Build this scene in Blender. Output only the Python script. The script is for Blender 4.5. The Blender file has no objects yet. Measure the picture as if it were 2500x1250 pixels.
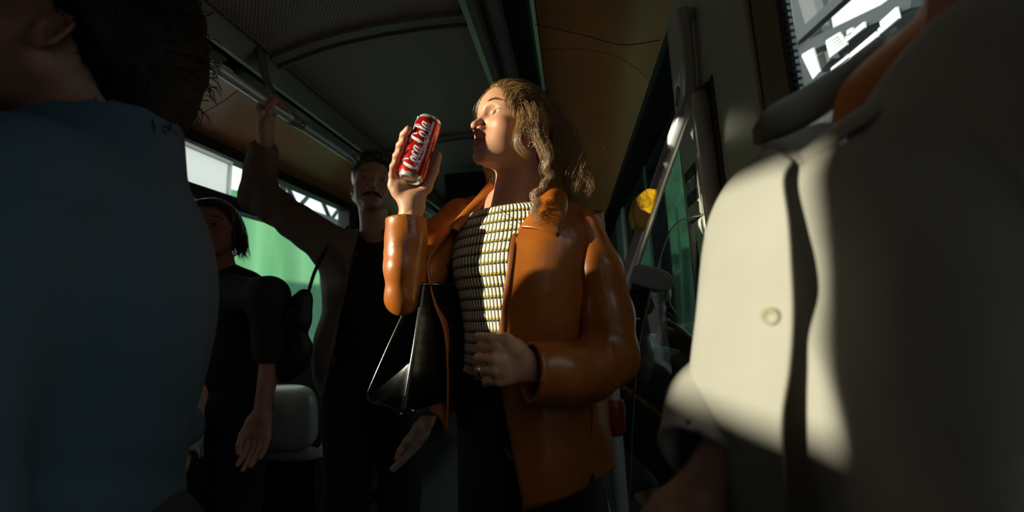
import bpy, bmesh, math, random
import numpy as np
from mathutils import Matrix, Vector
random.seed(7); RNG = np.random.default_rng(11)
SC = bpy.context.scene
COL = SC.collection

# ------------------------------------------------------------------ camera
F = 950.0; CX, CY = 1250.0, 625.0; VPX, VPY = 1400.0, 755.0
CAM = np.array([0, 0, 1.15]); ROLL = math.radians(3.6)
dY = np.array([VPX - CX, -(VPY - CY), -F]); dY /= np.linalg.norm(dY)
_u = np.array([-math.sin(ROLL), math.cos(ROLL), 0]); dZ = _u - (_u @ dY) * dY; dZ /= np.linalg.norm(dZ)
dX = np.cross(dY, dZ); RC = np.array([dX, dY, dZ])
def ray(px, py): return RC @ np.array([px - CX, -(py - CY), -F])
def P(px, py, Y):
    w = ray(px, py); return CAM + w * (Y / w[1])
def PX(px, py, X):
    w = ray(px, py); return CAM + w * (X / w[0])
def PZ(px, py, Z):
    w = ray(px, py); return CAM + w * ((Z - CAM[2]) / w[2])
cd = bpy.data.cameras.new('camera'); co = bpy.data.objects.new('camera', cd); COL.objects.link(co)
cd.sensor_width = 36; cd.lens = 36 * F / 2500; cd.clip_start = 0.02; cd.clip_end = 200
M = Matrix([list(RC[0]) + [CAM[0]], list(RC[1]) + [CAM[1]], list(RC[2]) + [CAM[2]], [0, 0, 0, 1]])
co.matrix_world = M
cd.dof.use_dof = True; cd.dof.focus_distance = 0.97; cd.dof.aperture_fstop = 2.0
SC.camera = co

# ------------------------------------------------------------------ world, sun, exposure
W = bpy.data.worlds.new('sky'); SC.world = W; W.use_nodes = True
bg = W.node_tree.nodes['Background']; bg.inputs[0].default_value = (0.88, 0.94, 1.0, 1); bg.inputs[1].default_value = 1.7
SUN_DIR = Vector((1.0, 0.50, -0.20)).normalized()
sd = bpy.data.lights.new('sun', 'SUN'); sd.energy = 10.0; sd.angle = math.radians(0.9); sd.color = (1.0, 0.87, 0.68)
so = bpy.data.objects.new('sun', sd); COL.objects.link(so); so.rotation_euler = SUN_DIR.to_track_quat('-Z', 'Y').to_euler(); so.location = (-6, 0, 4)
SC.view_settings.view_transform = 'Standard'; SC.view_settings.look = 'None'
SC.view_settings.exposure = 0.0; SC.view_settings.gamma = 1.0; SC.view_settings.use_curve_mapping = False

# ------------------------------------------------------------------ materials
MATS = {}
def mat(name, col, rough=0.5, metal=0.0, bump=None, var=None, coat=0.0, spec=0.5, sheen=0.0, attr=False, sss=0.0, trans=0.0):
    """col linear rgb; bump=(scale,strength[,stretch xyz]); var=(scale,amount) noise colour variation"""
    if name in MATS: return MATS[name]
    m = bpy.data.materials.new(name); m.use_nodes = True; nt = m.node_tree; n = nt.nodes; b = n['Principled BSDF']
    b.inputs['Base Color'].default_value = (*col, 1); b.inputs['Roughness'].default_value = rough; b.inputs['Metallic'].default_value = metal
    b.inputs['Specular IOR Level'].default_value = spec; b.inputs['Coat Weight'].default_value = coat; b.inputs['Coat Roughness'].default_value = 0.12
    b.inputs['Sheen Weight'].default_value = sheen
    if sss:
        b.inputs['Subsurface Weight'].default_value = sss; b.inputs['Subsurface Radius'].default_value = (1.0, 0.35, 0.2); b.inputs['Subsurface Scale'].default_value = 0.006
    tc = n.new('ShaderNodeTexCoord')
    src = None
    if attr:
        a = n.new('ShaderNodeVertexColor'); a.layer_name = 'Col'; src = a.outputs['Color']
    if var:
        t = n.new('ShaderNodeTexNoise'); t.inputs['Scale'].default_value = var[0]; t.inputs['Detail'].default_value = 4
        nt.links.new(tc.outputs['Object'], t.inputs['Vector'])
        r = n.new('ShaderNodeMapRange'); r.inputs[1].default_value = 0.3; r.inputs[2].default_value = 0.7
        r.inputs[3].default_value = 1 - var[1]; r.inputs[4].default_value = 1 + var[1]
        nt.links.new(t.outputs['Fac'], r.inputs[0])
        mx = n.new('ShaderNodeMix'); mx.data_type = 'RGBA'; mx.blend_type = 'MULTIPLY'; mx.inputs[0].default_value = 1
        if src: nt.links.new(src, mx.inputs[6])
        else: mx.inputs[6].default_value = (*col, 1)
        nt.links.new(r.outputs[0], mx.inputs[7]); src = mx.outputs[2]
    if src: nt.links.new(src, b.inputs['Base Color'])
    if bump:
        t = n.new('ShaderNodeTexNoise'); t.inputs['Scale'].default_value = bump[0]; t.inputs['Detail'].default_value = 5
        if len(bump) > 2:
            mp = n.new('ShaderNodeMapping'); mp.inputs['Scale'].default_value = bump[2]
            nt.links.new(tc.outputs['Object'], mp.inputs[0]); nt.links.new(mp.outputs[0], t.inputs['Vector'])
        else: nt.links.new(tc.outputs['Object'], t.inputs['Vector'])
        bp = n.new('ShaderNodeBump'); bp.inputs['Strength'].default_value = bump[1]; bp.inputs['Distance'].default_value = 0.01
        nt.links.new(t.outputs['Fac'], bp.inputs['Height']); nt.links.new(bp.outputs[0], b.inputs['Normal'])
    MATS[name] = m
    return m
def glass_mat(name, tint=(0.9, 0.95, 0.93), refl=1.0):
    m = bpy.data.materials.new(name); m.use_nodes = True; nt = m.node_tree; n = nt.nodes
    n.remove(n['Principled BSDF']); out = n['Material Output']
    t = n.new('ShaderNodeBsdfTransparent'); t.inputs[0].default_value = (*tint, 1)
    g = n.new('ShaderNodeBsdfGlossy'); g.inputs['Roughness'].default_value = 0.02
    fr = n.new('ShaderNodeFresnel'); ge = n.new('ShaderNodeNewGeometry'); mr = n.new('ShaderNodeMapRange'); mr.inputs[3].default_value = 1.5; mr.inputs[4].default_value = 1 / 1.5
    nt.links.new(ge.outputs['Backfacing'], mr.inputs[0]); nt.links.new(mr.outputs[0], fr.inputs[0])
    mu = n.new('ShaderNodeMath'); mu.operation = 'MULTIPLY'; mu.inputs[1].default_value = refl; nt.links.new(fr.outputs[0], mu.inputs[0])
    mx = n.new('ShaderNodeMixShader'); nt.links.new(mu.outputs[0], mx.inputs[0]); nt.links.new(t.outputs[0], mx.inputs[1]); nt.links.new(g.outputs[0], mx.inputs[2])
    nt.links.new(mx.outputs[0], out.inputs[0]); return m

# ------------------------------------------------------------------ mesh helpers
def V3(*a): return np.array(a, float)
def unit(v): v = np.asarray(v, float); return v / (np.linalg.norm(v) + 1e-12)
def obj(name, V, Fc, m, parent=None, uv=None, col=None, smooth=True, matidx=None, auto=None):
    """V (n,3); Fc int array (f,3|4) or list of such arrays / lists of faces"""
    V = np.asarray(V, np.float32)
    if parent is not None: V = V - np.array(parent['_o'], np.float32) if '_o' in parent else V
    if isinstance(Fc, np.ndarray): groups = [Fc]
    else:
        groups = []
        for g in Fc:
            g = np.asarray(g)
            groups.append(g if g.ndim == 2 else g[None])
        by = {}
        for g in groups: by.setdefault(g.shape[1], []).append(g)
        groups = [np.concatenate(v) for v in by.values()]
    me = bpy.data.meshes.new(name)
    me.vertices.add(len(V)); me.vertices.foreach_set('co', V.ravel())
    li = np.concatenate([g.ravel() for g in groups]).astype(np.int32)
    cnt = np.concatenate([np.full(len(g), g.shape[1]) for g in groups]).astype(np.int32)
    st = np.concatenate([[0], np.cumsum(cnt)[:-1]]).astype(np.int32)
    me.loops.add(len(li)); me.loops.foreach_set('vertex_index', li)
    me.polygons.add(len(cnt)); me.polygons.foreach_set('loop_start', st); me.polygons.foreach_set('loop_total', cnt)
    me.polygons.foreach_set('use_smooth', np.full(len(cnt), bool(smooth)))
    if matidx is not None: me.polygons.foreach_set('material_index', np.asarray(matidx, np.int32))
    if uv is not None:
        l = me.uv_layers.new(name='UVMap'); l.data.foreach_set('uv', np.asarray(uv, np.float32)[li].ravel())
    if col is not None:
        ca = me.color_attributes.new('Col', 'FLOAT_COLOR', 'POINT')
        c4 = np.ones((len(V), 4), np.float32); c4[:, :3] = col; ca.data.foreach_set('color', c4.ravel())
    me.update(calc_edges=True)
    for q in (m if isinstance(m, (list, tuple)) else [m]): me.materials.append(q)
    o = bpy.data.objects.new(name, me); COL.objects.link(o)
    if parent is not None: o.parent = parent
    if auto:
        md = o.modifiers.new('edge', 'EDGE_SPLIT'); md.split_angle = math.radians(auto)
    return o
def empty(name, loc, label, cat, group=None):
    o = bpy.data.objects.new(name, None); COL.objects.link(o); o.location = Vector(loc); o.empty_display_size = 0.1
    o['_o'] = [float(x) for x in loc]; tag(o, label, cat, group); return o
def tag(o, label=None, cat=None, group=None, kind=None):
    if label: o['label'] = label
    if cat: o['category'] = cat
    if group: o['group'] = group
    if kind: o['kind'] = kind
    return o
def join(*parts):
    """parts (V,F[,uv]) with quad/tri arrays -> V, list of faces"""
    Vs = []; Fs = []; off = 0
    for V, Fc in parts:
        Vs.append(np.asarray(V, float))
        for g in ([Fc] if isinstance(Fc, np.ndarray) else Fc): Fs.append(np.asarray(g) + off)
        off += len(V)
    return np.concatenate(Vs), Fs
def box(lo, hi):
    x0, y0, z0 = lo; x1, y1, z1 = hi
    V = np.array([[x0,y0,z0],[x1,y0,z0],[x1,y1,z0],[x0,y1,z0],[x0,y0,z1],[x1,y0,z1],[x1,y1,z1],[x0,y1,z1]], float)
    return V, np.array([[0,3,2,1],[4,5,6,7],[0,1,5,4],[1,2,6,5],[2,3,7,6],[3,0,4,7]])
def obox(c, ax, ay, az, hx, hy, hz):
    c, ax, ay, az = map(lambda q: np.asarray(q, float), (c, ax, ay, az))
    V, Fc = box((-hx, -hy, -hz), (hx, hy, hz)); return c + V[:, :1] * ax + V[:, 1:2] * ay + V[:, 2:] * az, Fc
def bevel(o, w=0.004, seg=2):
    md = o.modifiers.new('bevel', 'BEVEL'); md.width = w; md.segments = seg; md.limit_method = 'ANGLE'; md.angle_limit = math.radians(40); return o
def crom(pts, n):
    """Catmull-Rom resample of pts (k,d) to n rows (uniform in chord length)"""
    p = np.asarray(pts, float)
    if p.ndim == 1: p = p[:, None]
    k = len(p)
    q = np.vstack([2 * p[0] - p[1], p, 2 * p[-1] - p[-2]])
    t = np.linspace(0, k - 1, n); i = np.minimum(t.astype(int), k - 2); u = (t - i)[:, None]
    a, b, c, d = q[i], q[i + 1], q[i + 2], q[i + 3]
    return 0.5 * ((2 * b) + (c - a) * u + (2 * a - 5 * b + 4 * c - d) * u * u + (3 * b - a - 3 * c + d) * u ** 3)
def frames(path, up):
    path = np.asarray(path, float); T = np.gradient(path, axis=0); T /= np.linalg.norm(T, axis=1)[:, None] + 1e-12
    N = np.zeros_like(T); n = np.asarray(up, float)
    for i in range(len(T)):
        n = n - (n @ T[i]) * T[i]; n = unit(n); N[i] = n
    return T, N, np.cross(T, N)
def tube(path, rad, seg=16, up=(0, 0, 1), caps=True, disp=None):
    """rad (n,) or (n,2) [along up-normal, along binormal]"""
    path = np.asarray(path, float); n = len(path); rad = np.asarray(rad, float)
    if rad.ndim == 0: rad = np.full(n, float(rad))
    if rad.ndim == 1: rad = np.stack([rad, rad], 1)
    T, N, B = frames(path, up)
    a = np.linspace(0, 2 * np.pi, seg, endpoint=False)
    k = np.ones((n, seg)) if disp is None else disp
    V = path[:, None] + (np.cos(a)[None, :, None] * N[:, None] * rad[:, None, :1] + np.sin(a)[None, :, None] * B[:, None] * rad[:, None, 1:]) * k[:, :, None]
    V = V.reshape(-1, 3); i = np.arange(n - 1)[:, None] * seg; j = np.arange(seg)[None]; j2 = (j + 1) % seg
    Fq = np.stack([i + j, i + j2, i + seg + j2, i + seg + j], -1).reshape(-1, 4)
    Fs = [Fq]
    if caps:
        V = np.vstack([V, path[0], path[-1]]); c0 = len(V) - 2; c1 = c0 + 1; jj = np.arange(seg); j2 = (jj + 1) % seg
        Fs.append(np.stack([np.full(seg, c0), j2, jj], 1)); Fs.append(np.stack([np.full(seg, c1), (n - 1) * seg + jj, (n - 1) * seg + j2], 1))
    return V, Fs
def grid(V):
    """V (r,c,3) open sheet -> verts, quads, uv"""
    r, c = V.shape[:2]; i = np.arange(r - 1)[:, None] * c; j = np.arange(c - 1)[None]
    Fq = np.stack([i + j, i + j + 1, i + c + j + 1, i + c + j], -1).reshape(-1, 4)
    uv = np.stack(np.meshgrid(np.linspace(0, 1, c), np.linspace(0, 1, r)), -1).reshape(-1, 2)
    return V.reshape(-1, 3), Fq, uv
def solid(o, t, off=0.0):
    md = o.modifiers.new('solid', 'SOLIDIFY'); md.thickness = t; md.offset = off; return o
def subd(o, n=1):
    md = o.modifiers.new('sub', 'SUBSURF'); md.levels = n; md.render_levels = n; return o
def lathe(prof, axis0, axdir, seg=40, ref=(1, 0.1, 0)):
    """prof [(r, h)] around axis"""
    axdir = unit(axdir); u = unit(np.cross(axdir, ref)); v = np.cross(axdir, u); pr = np.asarray(prof, float); a = np.linspace(0, 2 * np.pi, seg, endpoint=False)
    V = np.asarray(axis0)[None, None] + pr[:, 1][:, None, None] * axdir + pr[:, 0][:, None, None] * (np.cos(a)[None, :, None] * u + np.sin(a)[None, :, None] * v)
    n = len(pr); i = np.arange(n - 1)[:, None] * seg; j = np.arange(seg)[None]; j2 = (j + 1) % seg
    return V.reshape(-1, 3), np.stack([i + j, i + j2, i + seg + j2, i + seg + j], -1).reshape(-1, 4)

# ------------------------------------------------------------------ signed distance modelling (numpy surface nets)
def ell(p, c, r):
    q = [(p[i] - c[i]) for i in range(3)]
    k0 = np.sqrt((q[0] / r[0]) ** 2 + (q[1] / r[1]) ** 2 + (q[2] / r[2]) ** 2) + 1e-9
    k1 = np.sqrt((q[0] / r[0] ** 2) ** 2 + (q[1] / r[1] ** 2) ** 2 + (q[2] / r[2] ** 2) ** 2) + 1e-9
    return k0 * (k0 - 1) / k1
def cap(p, a, b, ra, rb):
    d = [b[i] - a[i] for i in range(3)]; L = sum(x * x for x in d) + 1e-12
    t = np.clip(sum((p[i] - a[i]) * d[i] for i in range(3)) / L, 0, 1)
    return np.sqrt(sum((p[i] - a[i] - t * d[i]) ** 2 for i in range(3))) - (ra + (rb - ra) * t)
def capf(p, a, b, ra, rb, ax, sq):
    """capsule squashed along unit axis ax by factor sq"""
    ax = unit(ax); s = 1.0 / sq - 1.0
    m = [(a[i] + b[i]) / 2 for i in range(3)]
    dd = sum((p[i] - m[i]) * ax[i] for i in range(3)); q = [p[i] + dd * s * ax[i] for i in range(3)]
    da = sum((a[i] - m[i]) * ax[i] for i in range(3)); a2 = [a[i] + da * s * ax[i] for i in range(3)]
    db = sum((b[i] - m[i]) * ax[i] for i in range(3)); b2 = [b[i] + db * s * ax[i] for i in range(3)]
    return cap(q, a2, b2, ra, rb) * sq
def smin(a, b, k):
    h = np.clip(0.5 + 0.5 * (b - a) / k, 0, 1); return b + (a - b) * h - k * h * (1 - h)
def smax(a, b, k): return -smin(-a, -b, k)
def surf(f, lo, hi, h, blk=4):
    lo = np.asarray(lo, float); hi = np.asarray(hi, float); n = (np.ceil((hi - lo) / h / blk).astype(int) + 1) * blk
    nb = n // blk; ax = [lo[i] + h * np.arange(n[i]) for i in range(3)]
    bc = [lo[i] + h * (blk * np.arange(nb[i]) + (blk - 1) / 2) for i in range(3)]
    G = np.meshgrid(*bc, indexing='ij'); cv = f([g.ravel() for g in G]).reshape(nb)
    act = np.abs(cv) < h * blk * 1.9
    V = np.repeat(np.repeat(np.repeat(np.where(cv < 0, -1., 1.), blk, 0), blk, 1), blk, 2)
    bi = np.argwhere(act); o = np.stack(np.meshgrid(*[np.arange(blk)] * 3, indexing='ij'), -1).reshape(-1, 3)
    idx = (bi[:, None] * blk + o[None]).reshape(-1, 3)
    V[idx[:, 0], idx[:, 1], idx[:, 2]] = f([ax[i][idx[:, i]] for i in range(3)])
    s = V < 0
    c8 = [s[a:n[0] - 1 + a, b:n[1] - 1 + b, c:n[2] - 1 + c] for a in (0, 1) for b in (0, 1) for c in (0, 1)]
    allv = c8[0].copy(); anyv = c8[0].copy()
    for c in c8[1:]: allv &= c; anyv |= c
    cells = np.argwhere(anyv & ~allv); vid = -np.ones(n - 1, np.int64); vid[cells[:, 0], cells[:, 1], cells[:, 2]] = np.arange(len(cells))
    off = np.array([(a, b, c) for a in (0, 1) for b in (0, 1) for c in (0, 1)])
    cval = np.stack([V[cells[:, 0] + a, cells[:, 1] + b, cells[:, 2] + c] for a, b, c in off], 1)
    acc = np.zeros((len(cells), 3)); num = np.zeros(len(cells))
    for i in range(8):
        for j in range(i + 1, 8):
            if np.abs(off[i] - off[j]).sum() != 1: continue
            m = (cval[:, i] < 0) != (cval[:, j] < 0); t = cval[m, i] / (cval[m, i] - cval[m, j])
            acc[m] += off[i] + t[:, None] * (off[j] - off[i]); num[m] += 1
    Vv = lo + h * (cells + acc / num[:, None])
    Fs = []
    for a in range(3):
        b, c = (a + 1) % 3, (a + 2) % 3
        sl0 = [slice(1, n[i] - 1) for i in range(3)]; sl1 = list(sl0); sl0[a] = slice(0, n[a] - 1); sl1[a] = slice(1, n[a])
        S0 = s[tuple(sl0)]; S1 = s[tuple(sl1)]; e = np.argwhere(S0 != S1)
        if not len(e): continue
        sg = S0[e[:, 0], e[:, 1], e[:, 2]]; base = e.copy(); base[:, b] += 1; base[:, c] += 1
        def cid(db, dc):
            q = base.copy(); q[:, b] -= db; q[:, c] -= dc; return vid[q[:, 0], q[:, 1], q[:, 2]]
        q = np.stack([cid(1, 1), cid(0, 1), cid(0, 0), cid(1, 0)], 1); q[~sg] = q[~sg][:, ::-1]; Fs.append(q)
    return Vv, np.concatenate(Fs)
def wob(p, s, seed=0):
    """cheap smooth pseudo-noise in [-1,1]"""
    r = np.random.default_rng(seed); o = 0
    for k in range(5):
        d = unit(r.normal(size=3)) * s * (0.7 + 0.9 * r.random()); o = o + np.sin(p[0] * d[0] + p[1] * d[1] + p[2] * d[2] + r.random() * 6.28)
    return o / 5
def ridge(p, s, seed=0):
    return 1 - np.minimum(1, np.abs(wob(p, s, seed)) * 2.4)
def frame_of(fwd, up=(0, 0, 1)):
    """local axes: x = person own right, y = forward, z = up  -> 3x3 columns"""
    f = unit(fwd); r = unit(np.cross(f, up)); return np.stack([r, f, np.cross(r, f)], 1)
# ------------------------------------------------------------------ bus shell
XL, XR, XW = -1.85, 0.35, 0.50
Y0, Y1 = -2.6, 6.4
m_wall = mat('wall_laminate', (0.045, 0.042, 0.038), 0.55, bump=(60, .05), var=(8, .15))
m_black = mat('black_rubber', (0.006, 0.0065, 0.007), 0.55)
m_floor = mat('floor_vinyl', (0.02, 0.021, 0.023), 0.6, bump=(200, .1), var=(150, .35))
m_brown = mat('brown_ceiling_laminate', (0.55, 0.215, 0.08), 0.36, var=(5, .12), bump=(25, .03))
m_duct = mat('grey_duct_profile', (0.26, 0.24, 0.23), 0.35, metal=.3, bump=(40, .03))
m_rib = mat('satin_rib', (0.34, 0.31, 0.30), 0.35, metal=.4)
m_steel = mat('brushed_steel', (0.62, 0.61, 0.59), 0.27, metal=.8, bump=(300, .04, (1, 1, .02)))
m_pole = mat('grey_coated_pole', (0.66, 0.665, 0.69), 0.33, metal=.35, coat=.4)
m_pillar = mat('bronze_grey_pillar', (0.47, 0.445, 0.40), 0.40, metal=.3, bump=(250, .06), var=(6, .1))
m_glass = glass_mat('window_glass'); m_glass_r = glass_mat('tinted_window_glass', (0.55, .66, .6), 1.4)
def perforated():
    m = bpy.data.materials.new('perforated_ceiling'); m.use_nodes = True; nt = m.node_tree; n = nt.nodes; b = n['Principled BSDF']
    tc = n.new('ShaderNodeTexCoord'); mp = n.new('ShaderNodeMapping'); mp.inputs['Scale'].default_value = (1 / .008, 1 / .016, 1)
    nt.links.new(tc.outputs['Object'], mp.inputs[0]); sx = n.new('ShaderNodeSeparateXYZ'); nt.links.new(mp.outputs[0], sx.inputs[0])
    def M(op, a, bb=None):
        q = n.new('ShaderNodeMath'); q.operation = op
        for i, v in enumerate((a, bb)):
            if v is None: continue
            if isinstance(v, (int, float)): q.inputs[i].default_value = v
            else: nt.links.new(v, q.inputs[i])
        return q.outputs[0]
    fx = M('ABSOLUTE', M('SUBTRACT', M('FRACT', sx.outputs[0]), .5)); row = M('FLOOR', sx.outputs[0])
    fy = M('ABSOLUTE', M('SUBTRACT', M('FRACT', M('ADD', sx.outputs[1], M('MULTIPLY', row, .5))), .5))
    hole = M('MULTIPLY', M('LESS_THAN', fx, .24), M('LESS_THAN', fy, .36))
    cr = n.new('ShaderNodeMix'); cr.data_type = 'RGBA'; nt.links.new(hole, cr.inputs[0]); cr.inputs[6].default_value = (.56, .45, .41, 1); cr.inputs[7].default_value = (.05, .045, .04, 1)
    nt.links.new(cr.outputs[2], b.inputs['Base Color']); b.inputs['Roughness'].default_value = .45; b.inputs['Metallic'].default_value = .2
    bp = n.new('ShaderNodeBump'); bp.invert = True; bp.inputs['Strength'].default_value = .8; bp.inputs['Distance'].default_value = .004
    nt.links.new(hole, bp.inputs['Height']); nt.links.new(bp.outputs[0], b.inputs['Normal']); return m
m_perf = perforated()
def extr(prof, ya, yb, closed=True):
    """extrude an (x,z) outline along Y"""
    pr = np.asarray(prof, float); n = len(pr); V = np.vstack([np.c_[pr[:, 0], np.full(n, ya), pr[:, 1]], np.c_[pr[:, 0], np.full(n, yb), pr[:, 1]]])
    i = np.arange(n if closed else n - 1); j = (i + 1) % n
    Fs = [np.stack([i, j, j + n, i + n], 1)]
    if closed: Fs += [np.arange(n)[::-1][None], (np.arange(n) + n)[None]]
    return V, Fs
def slab(prof, ya, yb, t=0.012):
    """sheet following open outline prof, thickened upwards"""
    pr = list(map(tuple, prof)); up = [(x, z + t) for x, z in reversed(pr)]; return extr(pr + up, ya, yb)
def S(name, parts, m, **k):
    V, Fs = join(*parts) if isinstance(parts, list) else parts
    o = obj(name, V, Fs, m, smooth=k.pop('smooth', False), **k); return o
def struct(name, parts, m): return tag(S(name, parts, m), kind='structure')

fl = struct('floor', [box((XL - .1, Y0, -.06), (XW + .15, Y1, 0))], m_floor)
# left wall
WL = [(-.735, -.50), (-.14, .16), (.62, .97), (1.50, 3.00), (3.15, 4.60), (4.75, 6.1)]
parts = [box((XL - .1, Y0, 0), (XL, Y1, .95)), box((XL - .1, Y0, 2.128), (XL, Y1, 2.34)), box((XL - .1, -.14, .95), (XL, .16, 1.15)), box((XL - .1, -.735, .95), (XL, -.50, 1.44)), box((XL - .1, -.735, 1.76), (XL, -.50, 2.128))]
e = Y0
for a, b in WL + [(Y1, Y1)]:
    if a > e: parts.append(box((XL - .1, e, .95), (XL + .0, a, 2.128)))
    e = b
wl = struct('wall_left', parts, m_wall)
obj('pillar_trim', *box((XL, 1.36, .95), (XL + .02, 1.462, 2.2)), m_pillar, wl, smooth=False)
tag(obj('baseboard_left', *box((XL, Y0, 0), (XL + .015, Y1, .1)), m_black, smooth=False), kind='structure')
def window(idx, x, ya, yb, za, zb, bar, side, gm, splits=(), fr=.03, dep=.07):
    """window_<n>: black frame with children: panes; bar=(z0,z1) horizontal band"""
    d = .05; x0, x1 = (x - dep, x + .012) if side < 0 else (x - .012, x + dep); xm = (x0 + x1) / 2
    bx = [box((x0, ya, za), (x1, ya + fr, zb)), box((x0, yb - fr, za), (x1, yb, zb)), box((x0, ya + fr, za), (x1, yb - fr, za + fr)), box((x0, ya + fr, zb - .062), (x1, yb - fr, zb))]
    if bar: bx.append(box((x0, ya + fr, bar[0]), (x1, yb - fr, bar[1])))
    w = struct('window_%d' % idx, bx, m_black)
    rows = [(za + fr, bar[0]), (bar[1], zb - .062)] if bar else [(za + fr, zb - .062)]
    for r, (z0, z1) in enumerate(rows):
        ys = [ya + fr] + (list(splits) if r == len(rows) - 1 else []) + [yb - fr]
        for q, (a, b) in enumerate(zip(ys[:-1], ys[1:])):
            xx = xm + (.012 if q % 2 else 0) * -side
            obj('pane', *box((xx - .002, a, z0), (xx + .002, b, z1)), gm, w, smooth=False)
    return w
w1 = window(1, XL, -.14, .16, 1.15, 2.128, None, -1, m_glass, fr=.012)  # unseen opening, sized to aim the sun at face, can and knit
w_coat_slot = window(9, XL, -.735, -.50, 1.44, 1.76, None, -1, m_glass, fr=.006)  # unseen slot added so the sun strikes only the coat front
w2 = window(2, XL, 1.50, 3.00, .95, 2.128, (1.778, 1.853), -1, m_glass, (1.86,), fr=.012)
m_whiteframe = mat('pale_sash_frame', (.75, .77, .78), .4)
bx = [box((XL - .045, 1.515, 2.045), (XL - .02, 1.86, 2.064)), box((XL - .045, 1.842, 1.855), (XL - .02, 1.86, 2.045)), box((XL - .045, 1.515, 1.855), (XL - .02, 1.522, 2.045)), box((XL - .045, 1.522, 1.855), (XL - .02, 1.842, 1.862))]
m_frost = bpy.data.materials.new('frosted_pane'); m_frost.use_nodes = True
_n = m_frost.node_tree.nodes; _b = _n['Principled BSDF']; _b.inputs['Base Color'].default_value = (.8, .85, .9, 1); _b.inputs['Roughness'].default_value = .6
_t = _n.new('ShaderNodeBsdfTranslucent'); _t.inputs[0].default_value = (1, 1, 1, 1); _x = _n.new('ShaderNodeMixShader'); _x.inputs[0].default_value = .95
m_frost.node_tree.links.new(_b.outputs[0], _x.inputs[1]); m_frost.node_tree.links.new(_t.outputs[0], _x.inputs[2]); m_frost.node_tree.links.new(_x.outputs[0], _n['Material Output'].inputs[0])
obj('sash_frame', *join(*bx), m_frost, w2, smooth=False)
obj('frosted_pane', *box((XL - .036, 1.522, 1.862), (XL - .033, 1.842, 2.045)), m_frost, w2, smooth=False)
obj('latch', *box((XL + .012, 2.06, 2.14), (XL + .03, 2.13, 2.152)), m_steel, w2, smooth=False)
w_fill = window(8, XL, .62, .97, .95, 2.128, (1.778, 1.853), -1, m_glass)  # unseen window added to let side fill in from the white sheet
w3 = window(3, XL, 3.15, 4.60, .95, 2.128, (1.778, 1.853), -1, m_glass)
w4 = window(4, XL, 4.75, 6.1, .95, 2.128, (1.778, 1.853), -1, m_glass)
# right wall: near window, pillar, far windows
XN = XR + .022
wr = struct('wall_right', [box((XN, Y0, 0), (XN + .03, 1.22, .62)), box((XN, Y0, 2.0), (XN + .03, 1.22, 2.3)), box((XN, Y0, .62), (XN + .03, -1.2, 2.0)), box((XN, .725, .62), (XN + .03, 1.22, 2.0))], m_wall)
wr2 = struct('wall_right_rear', [box((XW, 1.24, 0), (XW + .1, Y1, .62)), box((XW, 1.24, 2.0), (XW + .1, Y1, 2.3)), box((XW, 4.0, .62), (XW + .1, Y1, 2.0))], m_wall)
tag(S('trim_4', [box((XN, 1.222, 0), (XW + .1, 1.238, 2.3))], m_wall), kind='structure')
m_white = mat('white_window_post', (.62, .63, .64), .4)
w5 = window(5, XN, -1.2, .725, .62, 2.0, None, 1, m_glass, fr=.012, dep=.02)
w6 = window(6, XW, 1.24, 2.35, .62, 2.0, None, 1, m_glass_r)
w7 = window(7, XW, 2.43, 3.35, .62, 2.0, None, 1, m_glass_r)
tag(S('trim_1', [box((XW - .03, 3.35, .62), (XW + .08, 3.50, 2.0))], m_white), kind='structure')
m_bgp = mat('blue_grey_post', (.16, .21, .25), .4)
tag(S('trim_2', [box((XW - .02, 3.501, .62), (XW + .08, 4.0, 2.0))], m_bgp), kind='structure')
tag(S('trim_5', [box((XW - .02, 2.35, .62), (XW + .08, 2.43, 2.0))], m_bgp), kind='structure')
# near window rubber seal with beads (zip strip)
beads = []
for k in range(90):
    z = 1.0 + k * .011; beads.append(box((XR - .004, .588, z), (XR + .002, .598, z + .0065)))
obj('seal_bead_strip', *join(*beads), mat('grey_seal', (.16, .18, .2), .35, metal=.4), w5, smooth=False)
obj('seal_lip', *box((XR - .006, .599, .62), (XR + .003, .610, 2.0)), m_black, w5, smooth=False)
# pillar cladding
def rbox(name, lo, hi, m, parent=None, w=.006, seg=3): return bevel(obj(name, *box(lo, hi), m, parent, smooth=False), w, seg)
pil = rbox('trim_3', (XR, .715, 1.385), (XN, 1.20, 2.06), m_pillar, w=.02, seg=4); tag(pil, kind='structure')
rbox('side_cladding', (XR + .003, .596, .62), (XR + .009, .70, 2.06), mat('brown_side_cladding', (.16, .11, .08), .5), pil, .002, 1)
rbox('seam_strip', (XR + .008, .70, .62), (XN, .715, 2.06), m_black, pil, w=.001, seg=1)
rbox('far_cladding', (XR + .008, 1.201, .62), (XN, 1.235, 2.04), mat('dark_cladding', (.17, .17, .165), .45), pil, w=.01)
rbox('lower_cladding', (XR - .006, .715, .0), (XN, 1.12, 1.38), mat('satin_lower_cladding', (.72, .69, .64), .36, metal=.3, bump=(250, .05)), pil, w=.012, seg=4)
rbox('black_post', (XR + .006, 1.121, .0), (XN, 1.2, 1.37), mat('glossy_black_post', (.012, .014, .015), .15), pil, w=.015, seg=3)
# front and back ends
struct('wall_front', [box((XL - .1, Y0 - .1, 0), (XW + .15, Y0, 2.4))], m_wall)
struct('wall_back', [box((XL - .1, Y1, 0), (XW + .15, Y1 + .1, 2.4))], m_wall)
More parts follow.
